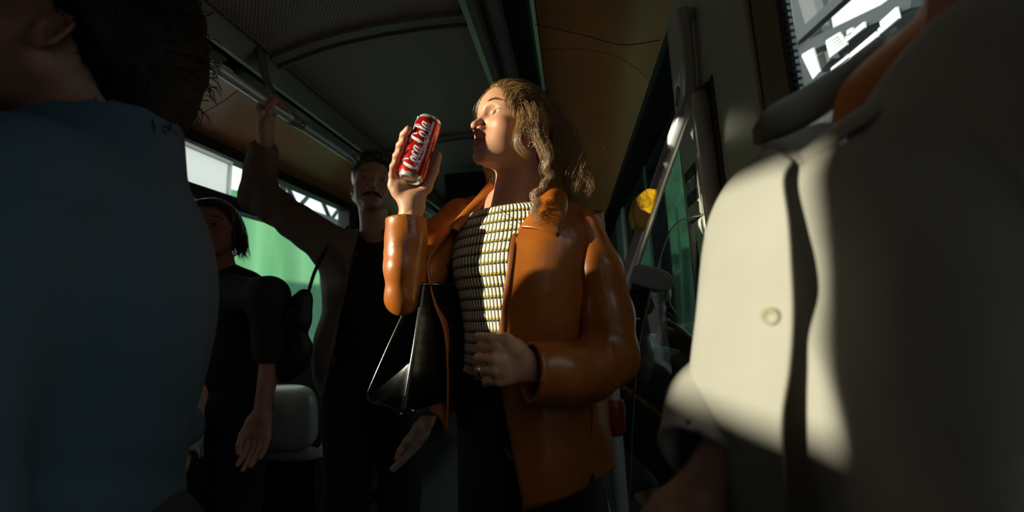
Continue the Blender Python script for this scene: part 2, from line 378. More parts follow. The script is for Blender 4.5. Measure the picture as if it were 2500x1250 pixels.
# ceiling: outer roof + visible pieces
ce = struct('ceiling', [box((XL - .1, Y0, 2.36), (XW + .15, Y1, 2.44)), box((XW + .02, Y0, 2.28), (XW + .15, Y1, 2.36)), box((XL - .1, Y0, 2.34), (XL + .05, Y1, 2.36))], m_black)
arc = crom([(-1.17, 2.235), (-.95, 2.285), (-.72, 2.305), (-.5, 2.305), (-.335, 2.295)], 14)
ribs = [-1.2, .05, 1.33, 2.32, 3.5, 4.8]
for a, b in zip([Y0] + ribs, ribs + [Y1]):
    obj('perforated_panel', *slab(arc, a + .032, b - .032), m_perf, ce, smooth=False)
ribp = [(x, z - .004) for x, z in arc]
for y in ribs:
    r = obj('rib', *slab([(x, z - .022) for x, z in arc], y - .03, y + .005, .05), m_rib, ce, smooth=False)
    obj('rib_lip', *slab([(x, z - .03) for x, z in arc], y + .018, y + .03, .06), m_rib, ce, smooth=False)
    obj('rib_gap', *slab([(x, z - .008) for x, z in arc], y + .004, y + .019, .04), m_black, ce, smooth=False)
# left duct beam, light strip and brown cove
obj('duct_beam', *extr([(-1.165, 2.25), (-1.165, 2.225), (-1.20, 2.15), (-1.215, 2.15), (-1.27, 2.19), (-1.27, 2.30), (-1.165, 2.30)], Y0, Y1), m_duct, ce, smooth=False)
obj('duct_lip', *extr([(-1.155, 2.232), (-1.15, 2.236), (-1.165, 2.262), (-1.18, 2.25)], Y0, Y1), m_rib, ce, smooth=False)
m_diff = mat('light_strip_diffuser', (.22, .24, .2), .12, coat=.6)
for a, b in [(-1.2, .1), (.15, 1.22), (1.30, 2.3), (2.36, 3.5)]:
    obj('light_strip', *extr([(-1.275, 2.175), (-1.36, 2.150), (-1.375, 2.165), (-1.29, 2.20)], a, b), m_diff, ce, smooth=False)
cov = crom([(-1.36, 2.205), (-1.5, 2.215), (-1.65, 2.20), (-1.78, 2.165), (-1.85, 2.128)], 12)[::-1]
for a, b in [(Y0, -.3), (-.296, 1.35), (1.354, 3.07), (3.074, Y1)]:
    obj('brown_cove_panel', *slab(cov, a, b, .015), m_brown, ce, smooth=True, auto=30)
# centre duct profiles and right brown panel
obj('centre_duct', *extr([(-.335, 2.31), (-.335, 2.25), (-.325, 2.215), (-.30, 2.205), (-.275, 2.215), (-.268, 2.25), (-.268, 2.33)], Y0, Y1), m_duct, ce, smooth=True, auto=35)
obj('centre_duct_lip', *extr([(-.262, 2.33), (-.262, 2.262), (-.235, 2.235), (-.20, 2.235), (-.19, 2.262), (-.19, 2.33)], Y0, Y1), m_rib, ce, smooth=False)
obj('speaker_channel', *slab([(-.19, 2.275), (-.10, 2.26), (-.085, 2.25)], Y0, Y1, .02), m_black, ce, smooth=False)
obj('channel_edge', *extr([(-.085, 2.33), (-.085, 2.235), (-.07, 2.225), (-.066, 2.33)], Y0, Y1), m_rib, ce, smooth=False)
rp = crom([(-.066, 2.245), (.06, 2.235), (.2, 2.19), (.3, 2.12), (.36, 2.045)], 12)
for a, b in [(Y0, 1.52), (1.524, Y1)]:
    obj('brown_ceiling_panel', *slab(rp, a, b, .015), m_brown, ce, smooth=True, auto=30)
obj('soffit', *extr([(.36, 2.045), (.375, 2.03), (XW, 1.995), (XW, 2.3), (.4, 2.3)], Y0, Y1), m_black, ce, smooth=False)
for y in (1.1, 2.4):
    obj('panel_screw', *lathe([(0, .004), (.008, .004), (.009, 0)], (.26, y, 2.147), (-.55, 0, -.8), 12), m_steel, ce)
# cable sagging under the brown panels
tag(obj('cable', *tube(crom([P(1305, 66, 1.34), P(1420, 92, 1.3), P(1520, 117, 1.27), P(1612, 106, 1.22)], 30) + np.array([0, 0, .012]), .0016, 6), m_black), 'thin black cable sagging beneath the brown ceiling panel above the pole', 'cable')
tag(obj('cable', *tube(crom([P(395, 287, 1.36), P(470, 285, 1.38), P(540, 250, 1.42), P(590, 214, 1.48)], 24), .0016, 6), m_black), 'thin black cable looping across the left brown cove above the window', 'cable')

# ------------------------------------------------------------------ left hand rail
rl = empty('hand_rail', (-1.0, .2, 1.9), 'dull grey overhead hand rail gripped by the raised hand of the moustached man', 'rail')
obj('tube', *tube(np.array([(-1.0, y, 1.90) for y in np.linspace(.1, 4.4, 20)]), .0175, 16), m_pole, rl)
for y in (.35, 1.255, 2.3, 3.4):
    V, Fs = join(box((-1.165, y - .022, 2.0), (-1.155, y + .022, 2.24)), box((-1.02, y - .022, 1.885), (-.985, y + .022, 1.925)))
    k = obj('bracket', *tube(crom([(-1.17, y, 2.24), (-1.13, y, 2.08), (-1.03, y, 1.95), (-1.0, y, 1.90)], 12), np.array([[.024, .008]] * 12), 10, up=(0, 1, 0)), m_duct, rl)
    obj('clamp', *tube(np.array([(-1.0, y - .028, 1.90), (-1.0, y + .028, 1.90)]), .022, 16), m_duct, rl)
    for d in (-.012, .012): obj('screw', *lathe([(0, .004), (.005, .004), (.006, 0)], (-1.0 + .02, y + d, 1.89), (1, 0, -.6), 8), m_steel, rl)

# ------------------------------------------------------------------ right pole, stop buttons, glass screen
pts = [PX(1666, 28, .325), PX(1675, 120, .325), PX(1680, 185, .325), P(1676, 248, 1.0), P(1645, 340, 1.03), P(1600, 470, 1.06), P(1560, 590, 1.06), P(1525, 692, 1.06), V3(.102, 1.06, 1.12), V3(.088, 1.06, 1.03), V3(.085, 1.06, .9), V3(.085, 1.06, .45), V3(.085, 1.06, 0.0)]
pl = empty('grab_pole', pts[-1], 'bent grey grab pole with a yellow stop button behind the leather jacket sleeve', 'pole')
path = crom(pts, 120)
obj('tube', *tube(path, .0185, 20, up=(0, 1, 0)), m_pole, pl)
obj('top_mount', *tube(np.array([pts[0] - V3(0, 0, .012), pts[0] - V3(-.03, 0, .012)]), .015, 12, up=(0, 1, 0)), m_pole, pl)
obj('floor_flange', *lathe([(0, .02), (.03, .02), (.045, .004), (.045, 0)], (.085, 1.06, 0), (0, 0, 1), 24), m_steel, pl)
ax = unit(P(1600, 470, 1.06) - P(1525, 692, 1.06)); side = unit(np.cross(ax, (0, 1, 0))); side = side if side[0] < 0 else -side
def prism(outline, nrm, depth):
    """flat outline (k,3) extruded by depth along nrm both ways"""
    o = np.asarray(outline, float); k = len(o); n = unit(nrm) * depth / 2; V = np.vstack([o - n, o + n]); i = np.arange(k); j = (i + 1) % k
    return V, [np.stack([i, j, j + k, i + k], 1), i[::-1][None], (i + k)[None]]
m_yel = mat('yellow_plastic', (.80, .42, .012), .35, coat=.2); m_red = mat('red_plastic', (.25, .02, .012), .4)
ol = [P(x, y, 1.045) for x, y in [(1578, 464), (1603, 468), (1597, 505), (1575, 566), (1548, 562), (1540, 540), (1537, 522), (1545, 488), (1562, 476)]]
h = bevel(obj('button_housing', *prism(ol, (0, 1, 0), .05), m_yel, pl, smooth=False), .008, 3); h['label'] = 'yellow stop button housing'
obj('button_back', *prism([P(x, y, 1.075) for x, y in [(1574, 468), (1590, 470), (1562, 566), (1545, 566), (1535, 538), (1533, 520), (1541, 490)]], (0, 1, 0), .02), m_black, pl, smooth=False)
obj('groove', *tube(np.array([path[i] + side * -.0185 + V3(0, -.004, 0) for i in range(36, 72)]), .0018, 6, up=(0, 1, 0)), mat('pole_groove', (.12, .13, .15), .3, metal=.3), pl)
rb = bevel(obj('lower_housing', *tube(np.array([(.085, 1.06, .835), (.085, 1.06, .845), (.085, 1.06, .90), (.085, 1.06, .92)]), np.array([.022, .027, .030, .026]), 16, up=(0, 1, 0)), m_red, pl), .002); rb['label'] = 'dark red sleeve'
# glass draught screen
gs = empty('glass_screen', (XR, 1.075, 0), 'clear glass draught screen clamped to the bent pole in front of the seated passenger', 'partition')
go = [(1536, 1330), (1541, 1150), (1547, 1000), (1562, 850), (1588, 712), (1604, 655), (1620, 604), (1638, 562), (1660, 540), (1690, 530), (1738, 522)]
gp = [P(x, y, 1.078) for x, y in go]; gp[-1] = V3(XR + .03, 1.078, gp[-1][2]); bot = [V3(XR + .03, 1.078, .25), V3(gp[0][0], 1.078, .25)]
m_screen = glass_mat('screen_glass', (.95, .98, .97), .55); m_edge = mat('glass_edge', (.10, .16, .14), .15, spec=.8)
obj('pane', *prism(gp + bot, (0, 1, 0), .006), m_screen, gs, smooth=False)
obj('pane_edge', *tube(crom([bot[1]] + gp, 80), .0022, 8, up=(0, 1, 0)), m_edge, gs)
th = [(1548, 648), (1600, 655), (1628, 665), (1641, 680), (1642, 696), (1632, 709), (1610, 712), (1536, 690), (1538, 670)]
cl = bevel(obj('clamp', *prism([P(x, y, 1.058) for x, y in th], (0, 1, 0), .03), mat('slate_plastic', (.24, .275, .31), .5), gs, smooth=False), .003, 2)
sc = P(1568, 673, 1.042); obj('screw', *lathe([(0, .001), (.003, .001), (.0032, .003), (.0062, .003), (.007, 0)], sc, (0, -1, 0), 16), mat('dark_screw', (.12, .12, .12), .35, metal=.3), cl)
# vertical wall handle
hb = empty('grab_bar', (XR - .03, .945, 1.0), 'upright steel grab bar on the pillar beside the pale coat', 'grab bar')
obj('tube', *tube(np.array([(XR - .012, .945, 1.02), (XR - .012, .945, 1.655)]), .0215, 20, up=(0, 1, 0)), mat('satin_steel_bar', (.82, .80, .77), .30, metal=.1, coat=.4), hb)
obj('recess_channel', *box((XR - .002, .893, 1.0), (XR + .004, .925, 1.672)), m_black, hb, smooth=False)
obj('end_plate', *prism([(XR - .03, .918, 1.657), (XR - .03, .972, 1.657), (XR + .006, .972, 1.668), (XR + .006, .898, 1.668)], (0, 0, 1), .004), m_steel, hb, smooth=False)
# stickers on the pillar
def decal(name, ya, yb, za, zb, x, m, parent=None): return obj(name, *box((x, ya, za), (x + .0012, yb, zb)), m, parent, smooth=False)
def text3d(name, s, size, org, ux, uy, m, parent=None, center=True, space=1.0, shear=0.0):
    cu = bpy.data.curves.new(name, 'FONT'); cu.body = s; cu.size = size; cu.align_x = 'CENTER' if center else 'LEFT'; cu.space_character = space; cu.shear = shear
    t = bpy.data.objects.new(name, cu); COL.objects.link(t); dg = bpy.context.evaluated_depsgraph_get(); me = bpy.data.meshes.new_from_object(t.evaluated_get(dg))
    bpy.data.objects.remove(t)
    V = np.array([v.co[:] for v in me.vertices]); Fs = [np.array(p.vertices)[None] for p in me.polygons]; bpy.data.meshes.remove(me)
    W = np.asarray(org) + V[:, :1] * np.asarray(ux) + V[:, 1:2] * np.asarray(uy)
    return (W, Fs, V) if m is None else obj(name, W, Fs, m, parent, smooth=False)
m_dw = mat('sign_white', (.9, .9, .88), .5); m_dk = mat('sign_black', (.008, .009, .01), .4)
a, b = PX(1672, 396, XR), PX(1706, 480, XR)
sg = empty('number_sign', (XR - .003, 1.10, 1.42), 'small black sticker with large pale number on the pillar below the pole', 'sign')
y0, y1, z0, z1 = 1.074, 1.175, 1.430, 1.532; x = XR - .0015; ym = (y0 + y1) / 2
decal('plate', y0, y1, z0, z1, x, m_dk, sg); decal('band', y0 + .003, y1 - .003, 1.460, 1.502, x - .0008, mat('sign_grey', (.10, .10, .097), .5), sg)
text3d('digits', '1707', .050, (x - .0016, ym, 1.464), (0, -.82, 0), (0, 0, 1), m_dw, sg)
for zz, w in [(1.522, .07), (1.514, .06), (1.507, .07), (1.451, .045), (1.444, .055), (1.437, .03)]:
    decal('print_line', ym - w / 2, ym + w / 2, zz, zz + .003, x - .0008, mat('sign_dim', (.08, .082, .085), .5), sg)
sg = empty('notice_sticker', (XR - .003, 1.16, 1.6), 'white notice sticker with red and grey hand drawing behind the bent pole', 'sign')
y0, y1, z0, z1 = 1.092, 1.193, 1.70, 1.826
decal('plate', y0, y1, z0, z1, x, m_dw, sg)
V, Fs = join(box((x - .0006, y0 + .006, z0 + .006), (x + .0, y0 + .008, z1 - .006)), box((x - .0006, y1 - .008, z0 + .006), (x, y1 - .006, z1 - .006)), box((x - .0006, y0 + .006, z0 + .006), (x, y1 - .006, z0 + .008)), box((x - .0006, y0 + .006, z1 - .008), (x, y1 - .006, z1 - .006)))
obj('border', V, Fs, m_dk, sg, smooth=False)
cy, cz = 1.150, 1.768
t = np.linspace(0, 2 * np.pi, 28, endpoint=False)
obj('drawn_hand', *prism(np.c_[np.full(28, x - .001), cy + .020 * np.cos(t), cz + .026 * np.sin(t)], (1, 0, 0), .001), mat('sign_hand_grey', (.22, .21, .2), .5), sg, smooth=False)
obj('hand_outline', *tube(np.c_[np.full(29, x - .0012), cy + .021 * np.cos(np.r_[t, 0]), cz + .027 * np.sin(np.r_[t, 0])], .0009, 6, up=(1, 0, 0)), mat('sign_hand_line', (.1, .05, .035), .5), sg)
for k, (dy, dz) in enumerate([(.018, -.014), (.014, -.022), (.006, -.028), (-.004, -.026)]):
    tt = np.linspace(0, 2 * np.pi, 16); obj('drawn_splash', *tube(np.c_[np.full(16, x - .0014), cy + dy + .006 * np.cos(tt), cz + dz + .009 * np.sin(tt)], .0014, 6, up=(1, 0, 0)), mat('sign_red', (.45, .06, .03), .5), sg)

# ------------------------------------------------------------------ ceiling monitor
mo = empty('ceiling_monitor', (-.76, 2.8, 1.95), 'black monitor housing hanging from the ceiling at the far end of the aisle', 'monitor')
rbox('housing', (-.93, 2.8, 1.94), (-.60, 2.95, 2.235), mat('black_plastic', (.008, .009, .01), .3), mo, .01) if False else bevel(obj('housing', *box((-.93, 2.8, 1.94), (-.60, 2.95, 2.235)), mat('black_plastic', (.008, .009, .01), .3), mo, smooth=False), .012, 3)
obj('screen', *box((-.91, 2.796, 1.965), (-.62, 2.8, 2.22)), mat('dark_screen', (.004, .006, .007), .08), mo, smooth=False)
obj('mount', *box((-.735, 2.84, 2.23), (-.73, 2.9, 2.32)), m_duct, mo, smooth=False)

# ------------------------------------------------------------------ seats
m_seat = mat('taupe_seat_leather', (.42, .375, .35), .34, coat=.35, bump=(30, .25)); m_shell = mat('seat_shell', (.02, .022, .024), .5)
def pad(c, hx, hy, hz, tilt=0, p=4.0):
    """superellipsoid cushion"""
    u = np.linspace(-np.pi / 2, np.pi / 2, 20); v = np.linspace(-np.pi, np.pi, 33)
    f = lambda w, m: np.sign(np.cos(w)) * np.abs(np.cos(w)) ** m; g = lambda w, m: np.sign(np.sin(w)) * np.abs(np.sin(w)) ** m
    e = 2 / p; U, Vv = np.meshgrid(u, v, indexing='ij')
    Q = np.stack([hx * f(U, e) * f(Vv, e), hy * f(U, e) * g(Vv, e), hz * g(U, e)], -1)
    ct, st = math.cos(tilt), math.sin(tilt); Q = np.stack([Q[..., 0], Q[..., 1] * ct - Q[..., 2] * st, Q[..., 1] * st + Q[..., 2] * ct], -1) + np.asarray(c)
    V, Fq, uv = grid(Q); return V, Fq
def bus_seat(x, y, label, face=1, w=.42, low=False):
    s = empty('bus_seat', (x, y, 0), label, 'seat', 'bus seats')
    obj('cushion', *pad((x, y + .22 * face, .44), w / 2, .22, .055), m_seat, s); zb = -.04 if low else 0
    b = obj('backrest', *pad((x, y - .02 * face, .70 + zb * 1.6), w / 2, .05, .22 + zb * 1.2, .12 * face), m_seat, s)
    obj('backrest_seam', *tube(np.array([(x - w / 2 + .03, y - .068 * face, .615), (x, y - .073 * face, .612), (x + w / 2 - .03, y - .068 * face, .615)]), .004, 6), m_shell, b)
    if not low: obj('headrest', *pad((x, y - .05 * face, .96), w / 2 - .05, .045, .075, .12 * face), m_seat, s)
    obj('shell', *pad((x, y - (.055 if not low else -.045) * face, .66 + zb * 2), w / 2 - .012, .03, .25 + zb * 2, .12 * face), m_shell, s)
    obj('pedestal', *box((x - .13, y + .2 * face - .1, 0), (x + .13, y + .2 * face + .1, .39)), m_shell, s, smooth=False)
    return s
bus_seat(-1.60, 2.0, 'pale grey leather seat back catching window light left of the black trousers', low=True); bus_seat(-1.56, 2.95, 'pale grey leather bus seat in second row along the left windows')
bus_seat(.27, 1.74, 'bus seat carrying the passenger with braided hair', -1, .38); bus_seat(-1.56, 3.9, 'pale grey leather bus seat in third row along the left windows'); bus_seat(.27, 2.7, 'bus seat behind the seated passenger on the right', w=.38)
# ------------------------------------------------------------------ outside
struct('ground', [box((-14, -8, -.75), (XL - .12, 16, -.7)), box((XW - .04, -8, -.75), (14, 16, -.7)), box((-14, Y1 + .15, -.75), (14, 22, -.7))], mat('concrete_paving', (.34, .33, .31), .8, var=(20, .2)))
def tarp_mat():
    m = bpy.data.materials.new('green_mesh_tarp'); m.use_nodes = True; nt = m.node_tree; n = nt.nodes; b = n['Principled BSDF']
    b.inputs['Base Color'].default_value = (.06, .24, .12, 1); b.inputs['Roughness'].default_value = .6
    tr = n.new('ShaderNodeBsdfTranslucent'); tc = n.new('ShaderNodeTexCoord'); t = n.new('ShaderNodeTexNoise'); t.inputs['Scale'].default_value = 1.3
    mp = n.new('ShaderNodeMapping'); mp.inputs['Scale'].default_value = (1, 2.6, .35); nt.links.new(tc.outputs['Object'], mp.inputs[0]); nt.links.new(mp.outputs[0], t.inputs['Vector'])
    cr = n.new('ShaderNodeValToRGB'); cr.color_ramp.elements[0].position = .3; cr.color_ramp.elements[0].color = (.085, .25, .125, 1); cr.color_ramp.elements[1].position = .75; cr.color_ramp.elements[1].color = (.16, .38, .22, 1)
    nt.links.new(t.outputs['Fac'], cr.inputs[0]); nt.links.new(cr.outputs[0], tr.inputs[0])
    mx = n.new('ShaderNodeMixShader'); mx.inputs[0].default_value = .6; nt.links.new(b.outputs[0], mx.inputs[1]); nt.links.new(tr.outputs[0], mx.inputs[2]); nt.links.new(mx.outputs[0], n['Material Output'].inputs[0]); return m
m_tarp = tarp_mat(); m_steelb = mat('painted_steel_beam', (.05, .06, .065), .5)
def tarp(x, ya, yb, z0, z1, name, label, m, amp=.05):
    ys = np.linspace(ya, yb, 260); zs = np.linspace(z0, z1, 10); Yg, Zg = np.meshgrid(ys, zs)
    Xg = x + amp * np.sin(Yg * 7.3) * (.6 + .4 * np.sin(Yg * 1.7)) + amp * .5 * np.sin(Yg * 17 + 2 * Zg) + .03 * Zg
    V, Fq, uv = grid(np.stack([Xg, Yg, Zg], -1)); o = obj(name, V, Fq, m); tag(o, label, 'tarp'); return o
tl = tarp(-3.4, 3.28, 13, -.7, 2.5, 'green_tarp', 'bright green construction tarp outside the left windows', m_tarp)
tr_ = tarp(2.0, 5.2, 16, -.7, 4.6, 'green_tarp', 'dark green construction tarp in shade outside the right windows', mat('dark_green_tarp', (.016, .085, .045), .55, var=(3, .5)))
m_fill_sheet = bpy.data.materials.new('added_fill_sheet'); m_fill_sheet.use_nodes = True; _n = m_fill_sheet.node_tree.nodes; _b = _n['Principled BSDF']; _b.inputs['Base Color'].default_value = (.75, .74, .72, 1); _b.inputs['Roughness'].default_value = .6
_t = _n.new('ShaderNodeBsdfTranslucent'); _t.inputs[0].default_value = (.70, .72, .76, 1); _x = _n.new('ShaderNodeMixShader'); _x.inputs[0].default_value = .95
m_fill_sheet.node_tree.links.new(_b.outputs[0], _x.inputs[1]); m_fill_sheet.node_tree.links.new(_t.outputs[0], _x.inputs[2]); m_fill_sheet.node_tree.links.new(_x.outputs[0], _n['Material Output'].inputs[0])
tarp(-3.4, -.55, 3.26, -.7, 2.55, 'added_fill_sheet', 'white translucent sheet added for fill light outside the left windows before the green tarp', m_fill_sheet)  # sheet added as a soft source, backlit by the sun
# canopy frame beyond the left tarp: posts and beams seen above it
for k, y in enumerate((4.6, 7.4, 10.2)):
    tag(obj('scaffold_post', *box((-4.0, y, -.7), (-3.87, y + .13, 4.2)), m_steelb, smooth=False), 'dark steel post behind the left green tarp, %s along the bus' % ['nearest', 'middle', 'farthest'][k], 'post')
cb = empty('canopy_beam', (-3.7, 4, 2.5), 'dark steel canopy beam with pale lattice above the left tarp', 'beam')
obj('lower_chord', *box((-3.78, 3.9, 2.52), (-3.62, 13, 2.72)), m_steelb, cb, smooth=False); obj('upper_chord', *box((-3.78, 3.9, 3.1), (-3.62, 13, 3.3)), m_steelb, cb, smooth=False)
for k in range(12):
    y = 4.0 + k * .75; obj('lattice_bar', *tube(np.array([(-3.7, y, 2.7), (-3.7, y + .38, 3.12)]), .03, 8), m_steelb, cb); obj('lattice_bar', *tube(np.array([(-3.7, y + .38, 3.12), (-3.7, y + .75, 2.7)]), .03, 8), m_steelb, cb)
# station roof structure above the right side, seen through the near right window
st = empty('station_roof', (3.0, 1, -.7), 'dark steel station roof with louvres and glazing above the near right window', 'roof')
m_truss = mat('dark_truss', (.03, .035, .04), .5); m_louv = mat('pale_louvre', (.62, .64, .68), .6)
def bar(a, b, r): return tube(np.array([a, b]), r, 6)
def PR(px, py, X): return PX(px, py, X)
XT = 2.6
def band(name, p0, p1, w, m, x=XT, d=.08):
    """straight member between two image points on the vertical plane X=x"""
    a, b = PR(*p0, x), PR(*p1, x); t = unit(b - a); n = unit(np.cross(t, (1, 0, 0))); o = [a - n * w / 2, b - n * w / 2, b + n * w / 2, a + n * w / 2]
    return obj(name, *prism(o, (1, 0, 0), d), m, st, smooth=False)
band('diagonal_strut', (1925, 118), (2075, -20), .10, m_truss); band('main_beam', (1940, 130), (2240, -5), .12, m_truss, XT + .05)
band('post', (1968, -30), (2024, 160), .20, mat('grey_column', (.10, .105, .11), .5), XT + .15); band('lower_beam', (1955, 215), (2260, 30), .55, m_truss, XT + .3)
band('upper_panel', (1925, 70), (1960, -30), .35, m_louv, XT + .6); band('upper_panel', (1990, 20), (2020, -40), .3, m_louv, XT + .6)
for k in range(9): band('louvre', (1960 + k * 3.2, 137 + k * 6.6), (1987 + k * 1.8, 121 + k * 6.3), .035, m_louv, XT - .02, .02)
for k in range(5): band('louvre', (2019 + k * 2, 104 + k * 8), (2052 + k * 4.0, 84 + k * 5), .04, m_louv, XT - .02, .02)
band('louvre', (2068, 95), (2112, 60), .05, m_louv, XT - .02, .02); band('louvre', (2070, 82), (2082, 74), .05, m_louv, XT - .02, .02)
for a, b in [((2032, 172), (2076, 138)), ((2034, 181), (2078, 146)), ((2080, 135), (2143, 83)), ((2147, 78), (2195, 37)), ((2152, 60), (2192, 24))]: band('glazing_strip', a, b, .05, m_louv, XT - .02, .02)
band('glazing_strip', (1982, 222), (2006, 205), .04, m_louv, XT - .02, .02)
for y in (-2.0, 4.6): obj('column', *box((2.9, y, -.7), (3.15, y + .25, 5)), m_truss, st, smooth=False)

# roof and low wall added out of view: block sky fill, leave a sun gap
sc_ = empty('added_sky_blocker', (-5.5, -3, -.7), 'unseen dark roof added beside the front left of the bus to block sky light', 'sky blocker')
m_block = mat('dark_blocker', (.03, .032, .035), .6)
obj('roof', *box((-9.5, -14, 3.75), (XL - .35, .2, 3.95)), m_block, sc_, smooth=False)
for k in range(7): obj('blocker_beam', *box((-9.5, -13.5 + k * 2.1, 3.6), (XL - .4, -13.35 + k * 2.1, 3.75)), m_block, sc_, smooth=False)
for y in (-11.0, -6.5): obj('column', *box((-4.6, y, -.7), (-4.4, y + .2, 3.6)), m_block, sc_, smooth=False)
tag(obj('added_low_blocker', *box((-7.2, -16, -.7), (-7.0, 3.0, 2.35)), mat('low_blocker_dark', (.05, .035, .03), .8, var=(6, .3)), smooth=False), 'unseen low dark wall added on the left to block sky light', 'wall')  # low blocker added out of view against sky fill

tag(obj('added_right_blocker', *box((2.9, -12, -.7), (3.3, 2.2, 2.7)), mat('right_blocker_dark', (.04, .042, .045), .6), smooth=False), 'unseen long dark block added opposite the near right windows to cut sky light', 'building')  # block added out of view to keep sky fill off the jacket
# ------------------------------------------------------------------ people: head, hands
def head_sdf(o):
    """o: dict of options. Local axes: x own right, y forward, z up, origin between the ears."""
    g = o.get
    jw = g('jaw', 1.0); ch = g('chin', 1.0); op = g('open', .0062); nb = o.get('neck_to', (0, -.04, -.17)); nr = g('neck_r', (.051, .052)); ns = g('nose', 1.0); lip = g('lip', 1.0)
    def f(p):
        x, y, z = p; ax = np.abs(x); q = [ax, y, z]
        d = ell(p, (0, -.008, .045), (.0745, .098, .085))
        d = smin(d, ell(p, (0, .03, .05), (.060, .062, .058)), .03)
        d = smin(d, ell(p, (0, .026, -.018), (.0615, .058, .075)), .03)
        d = smin(d, cap(q, (.050 * jw, .0, -.042), (.014 * jw, .070, -.083), .019, .014), .03)
        d = smin(d, ell(p, (0, .073 + .004 * (ch - 1), -.083), (.021 * jw, .017 * ch, .016 * ch)), .014)
        d = smin(d, ell(p, (0, .060, -.050), (.033, .034, .031)), .02)
        d = smin(d, cap(p, (0, .083, -.030), (0, .083, -.046), .0085, .008), .012)
        d = smin(d, ell(q, (.046, .048, -.012), (.020, .024, .018)), .018)
        d = smin(d, ell(q, (.036, .048, -.036), (.022, .026, .026)), .02)
        d = smin(d, cap(q, (.010, .084, .037), (.048, .064, .040), .0085, .008), .014)
        # eye sockets
        d = smax(d, -ell(q, (.032, .090, .017), (.0185, .0125, .0115)), .012)
        d = smin(d, ell(q, (.036, .066, -.006), (.018, .012, .010)), .016)
        # eyelids round the eyeball
        ex, ey, ez = .032, .0645, .018
        sp = np.sqrt((ax - ex) ** 2 + (y - ey) ** 2 + (z - ez) ** 2) - .0162
        dx = (ax - ex) / .0168; ap = (np.abs(z - ez + .0010 - .0016 * dx) - op * (1 - dx * dx)) * .8
        ap = np.maximum(ap, .070 - y)
        lid = smax(sp, -ap, .0012); d = smin(d, lid, .0045)
        d = smax(d, -np.maximum(np.sqrt((ax - ex) ** 2 + (y - ey) ** 2 + (z - ez) ** 2) - .0141, ap), .001)
        # nose
        n = cap(p, (0, .080, .026), (0, .088 + .017 * ns, -.014), .0060, .0082)
        n = smin(n, ell(p, (0, .090 + .017 * ns, -.0195), (.0090, .0096, .0088)), .007)
        n = smin(n, ell(q, (.0112, .0930, -.0250), (.0062, .0100, .0072)), .006)
        n = smax(n, -ell(q, (.0062, .0985, -.0325), (.0034, .0055, .0038)), .0025)
        d = smin(d, n, .011)
        # mouth
        d = smax(d, -ell(p, (0, .0985, -.0405), (.0040, .004, .007)), .008)
        up = smin(cap(q, (.004, .0915, -.0490), (.022, .0805, -.0548), .0056 * lip, .0025), ell(p, (0, .0915, -.0508), (.008, .0055, .004)), .004)
        lo = cap(q, (.0, .0895, -.0600), (.019, .0805, -.0568), .0066 * lip, .0030)
        d = smin(d, up, .0035); d = smin(d, lo, .0035)
        d = smax(d, -cap(q, (0, .0995, -.0543), (.0235, .0865, -.0553), .0016, .0012), .002)
        d = smax(d, -ell(p, (0, .092, -.0715), (.016, .005, .0045)), .008)
        # ear
        ca, sa = math.cos(.30), math.sin(.30); ye = y + .010; ze = z - .002
        e1, e2 = ye * ca + ze * sa, -ye * sa + ze * ca
        xr = ax - .0755 + e1 * .42
        ear = np.sqrt((e1 / .0175) ** 2 + (e2 / .0315) ** 2) ; ring = (np.sqrt((xr) ** 2 + ((ear - .80) * .0175) ** 2) - .0036)
        disc = np.maximum((ear - .86) * .016, np.abs(xr + .0022) - .0022); lobe = ell([xr, e1, e2], (.0, .004, -.0255), (.0046, .0075, .0085)); tra = ell([xr, e1, e2], (-.001, .0125, -.004), (.004, .0045, .0065))
        E_ = smin(smin(smin(ring, disc, .003), lobe, .004), tra, .003)
        d = smin(d, E_, .005)
        # neck
        d = smin(d, cap(p, (0, -.026, -.035), nb, nr[0], nr[1]), .022)
        for a, b, ra, rb, k in g('extra', []): d = smin(d, cap(p, a, b, ra, rb), k)
        return d
    return f
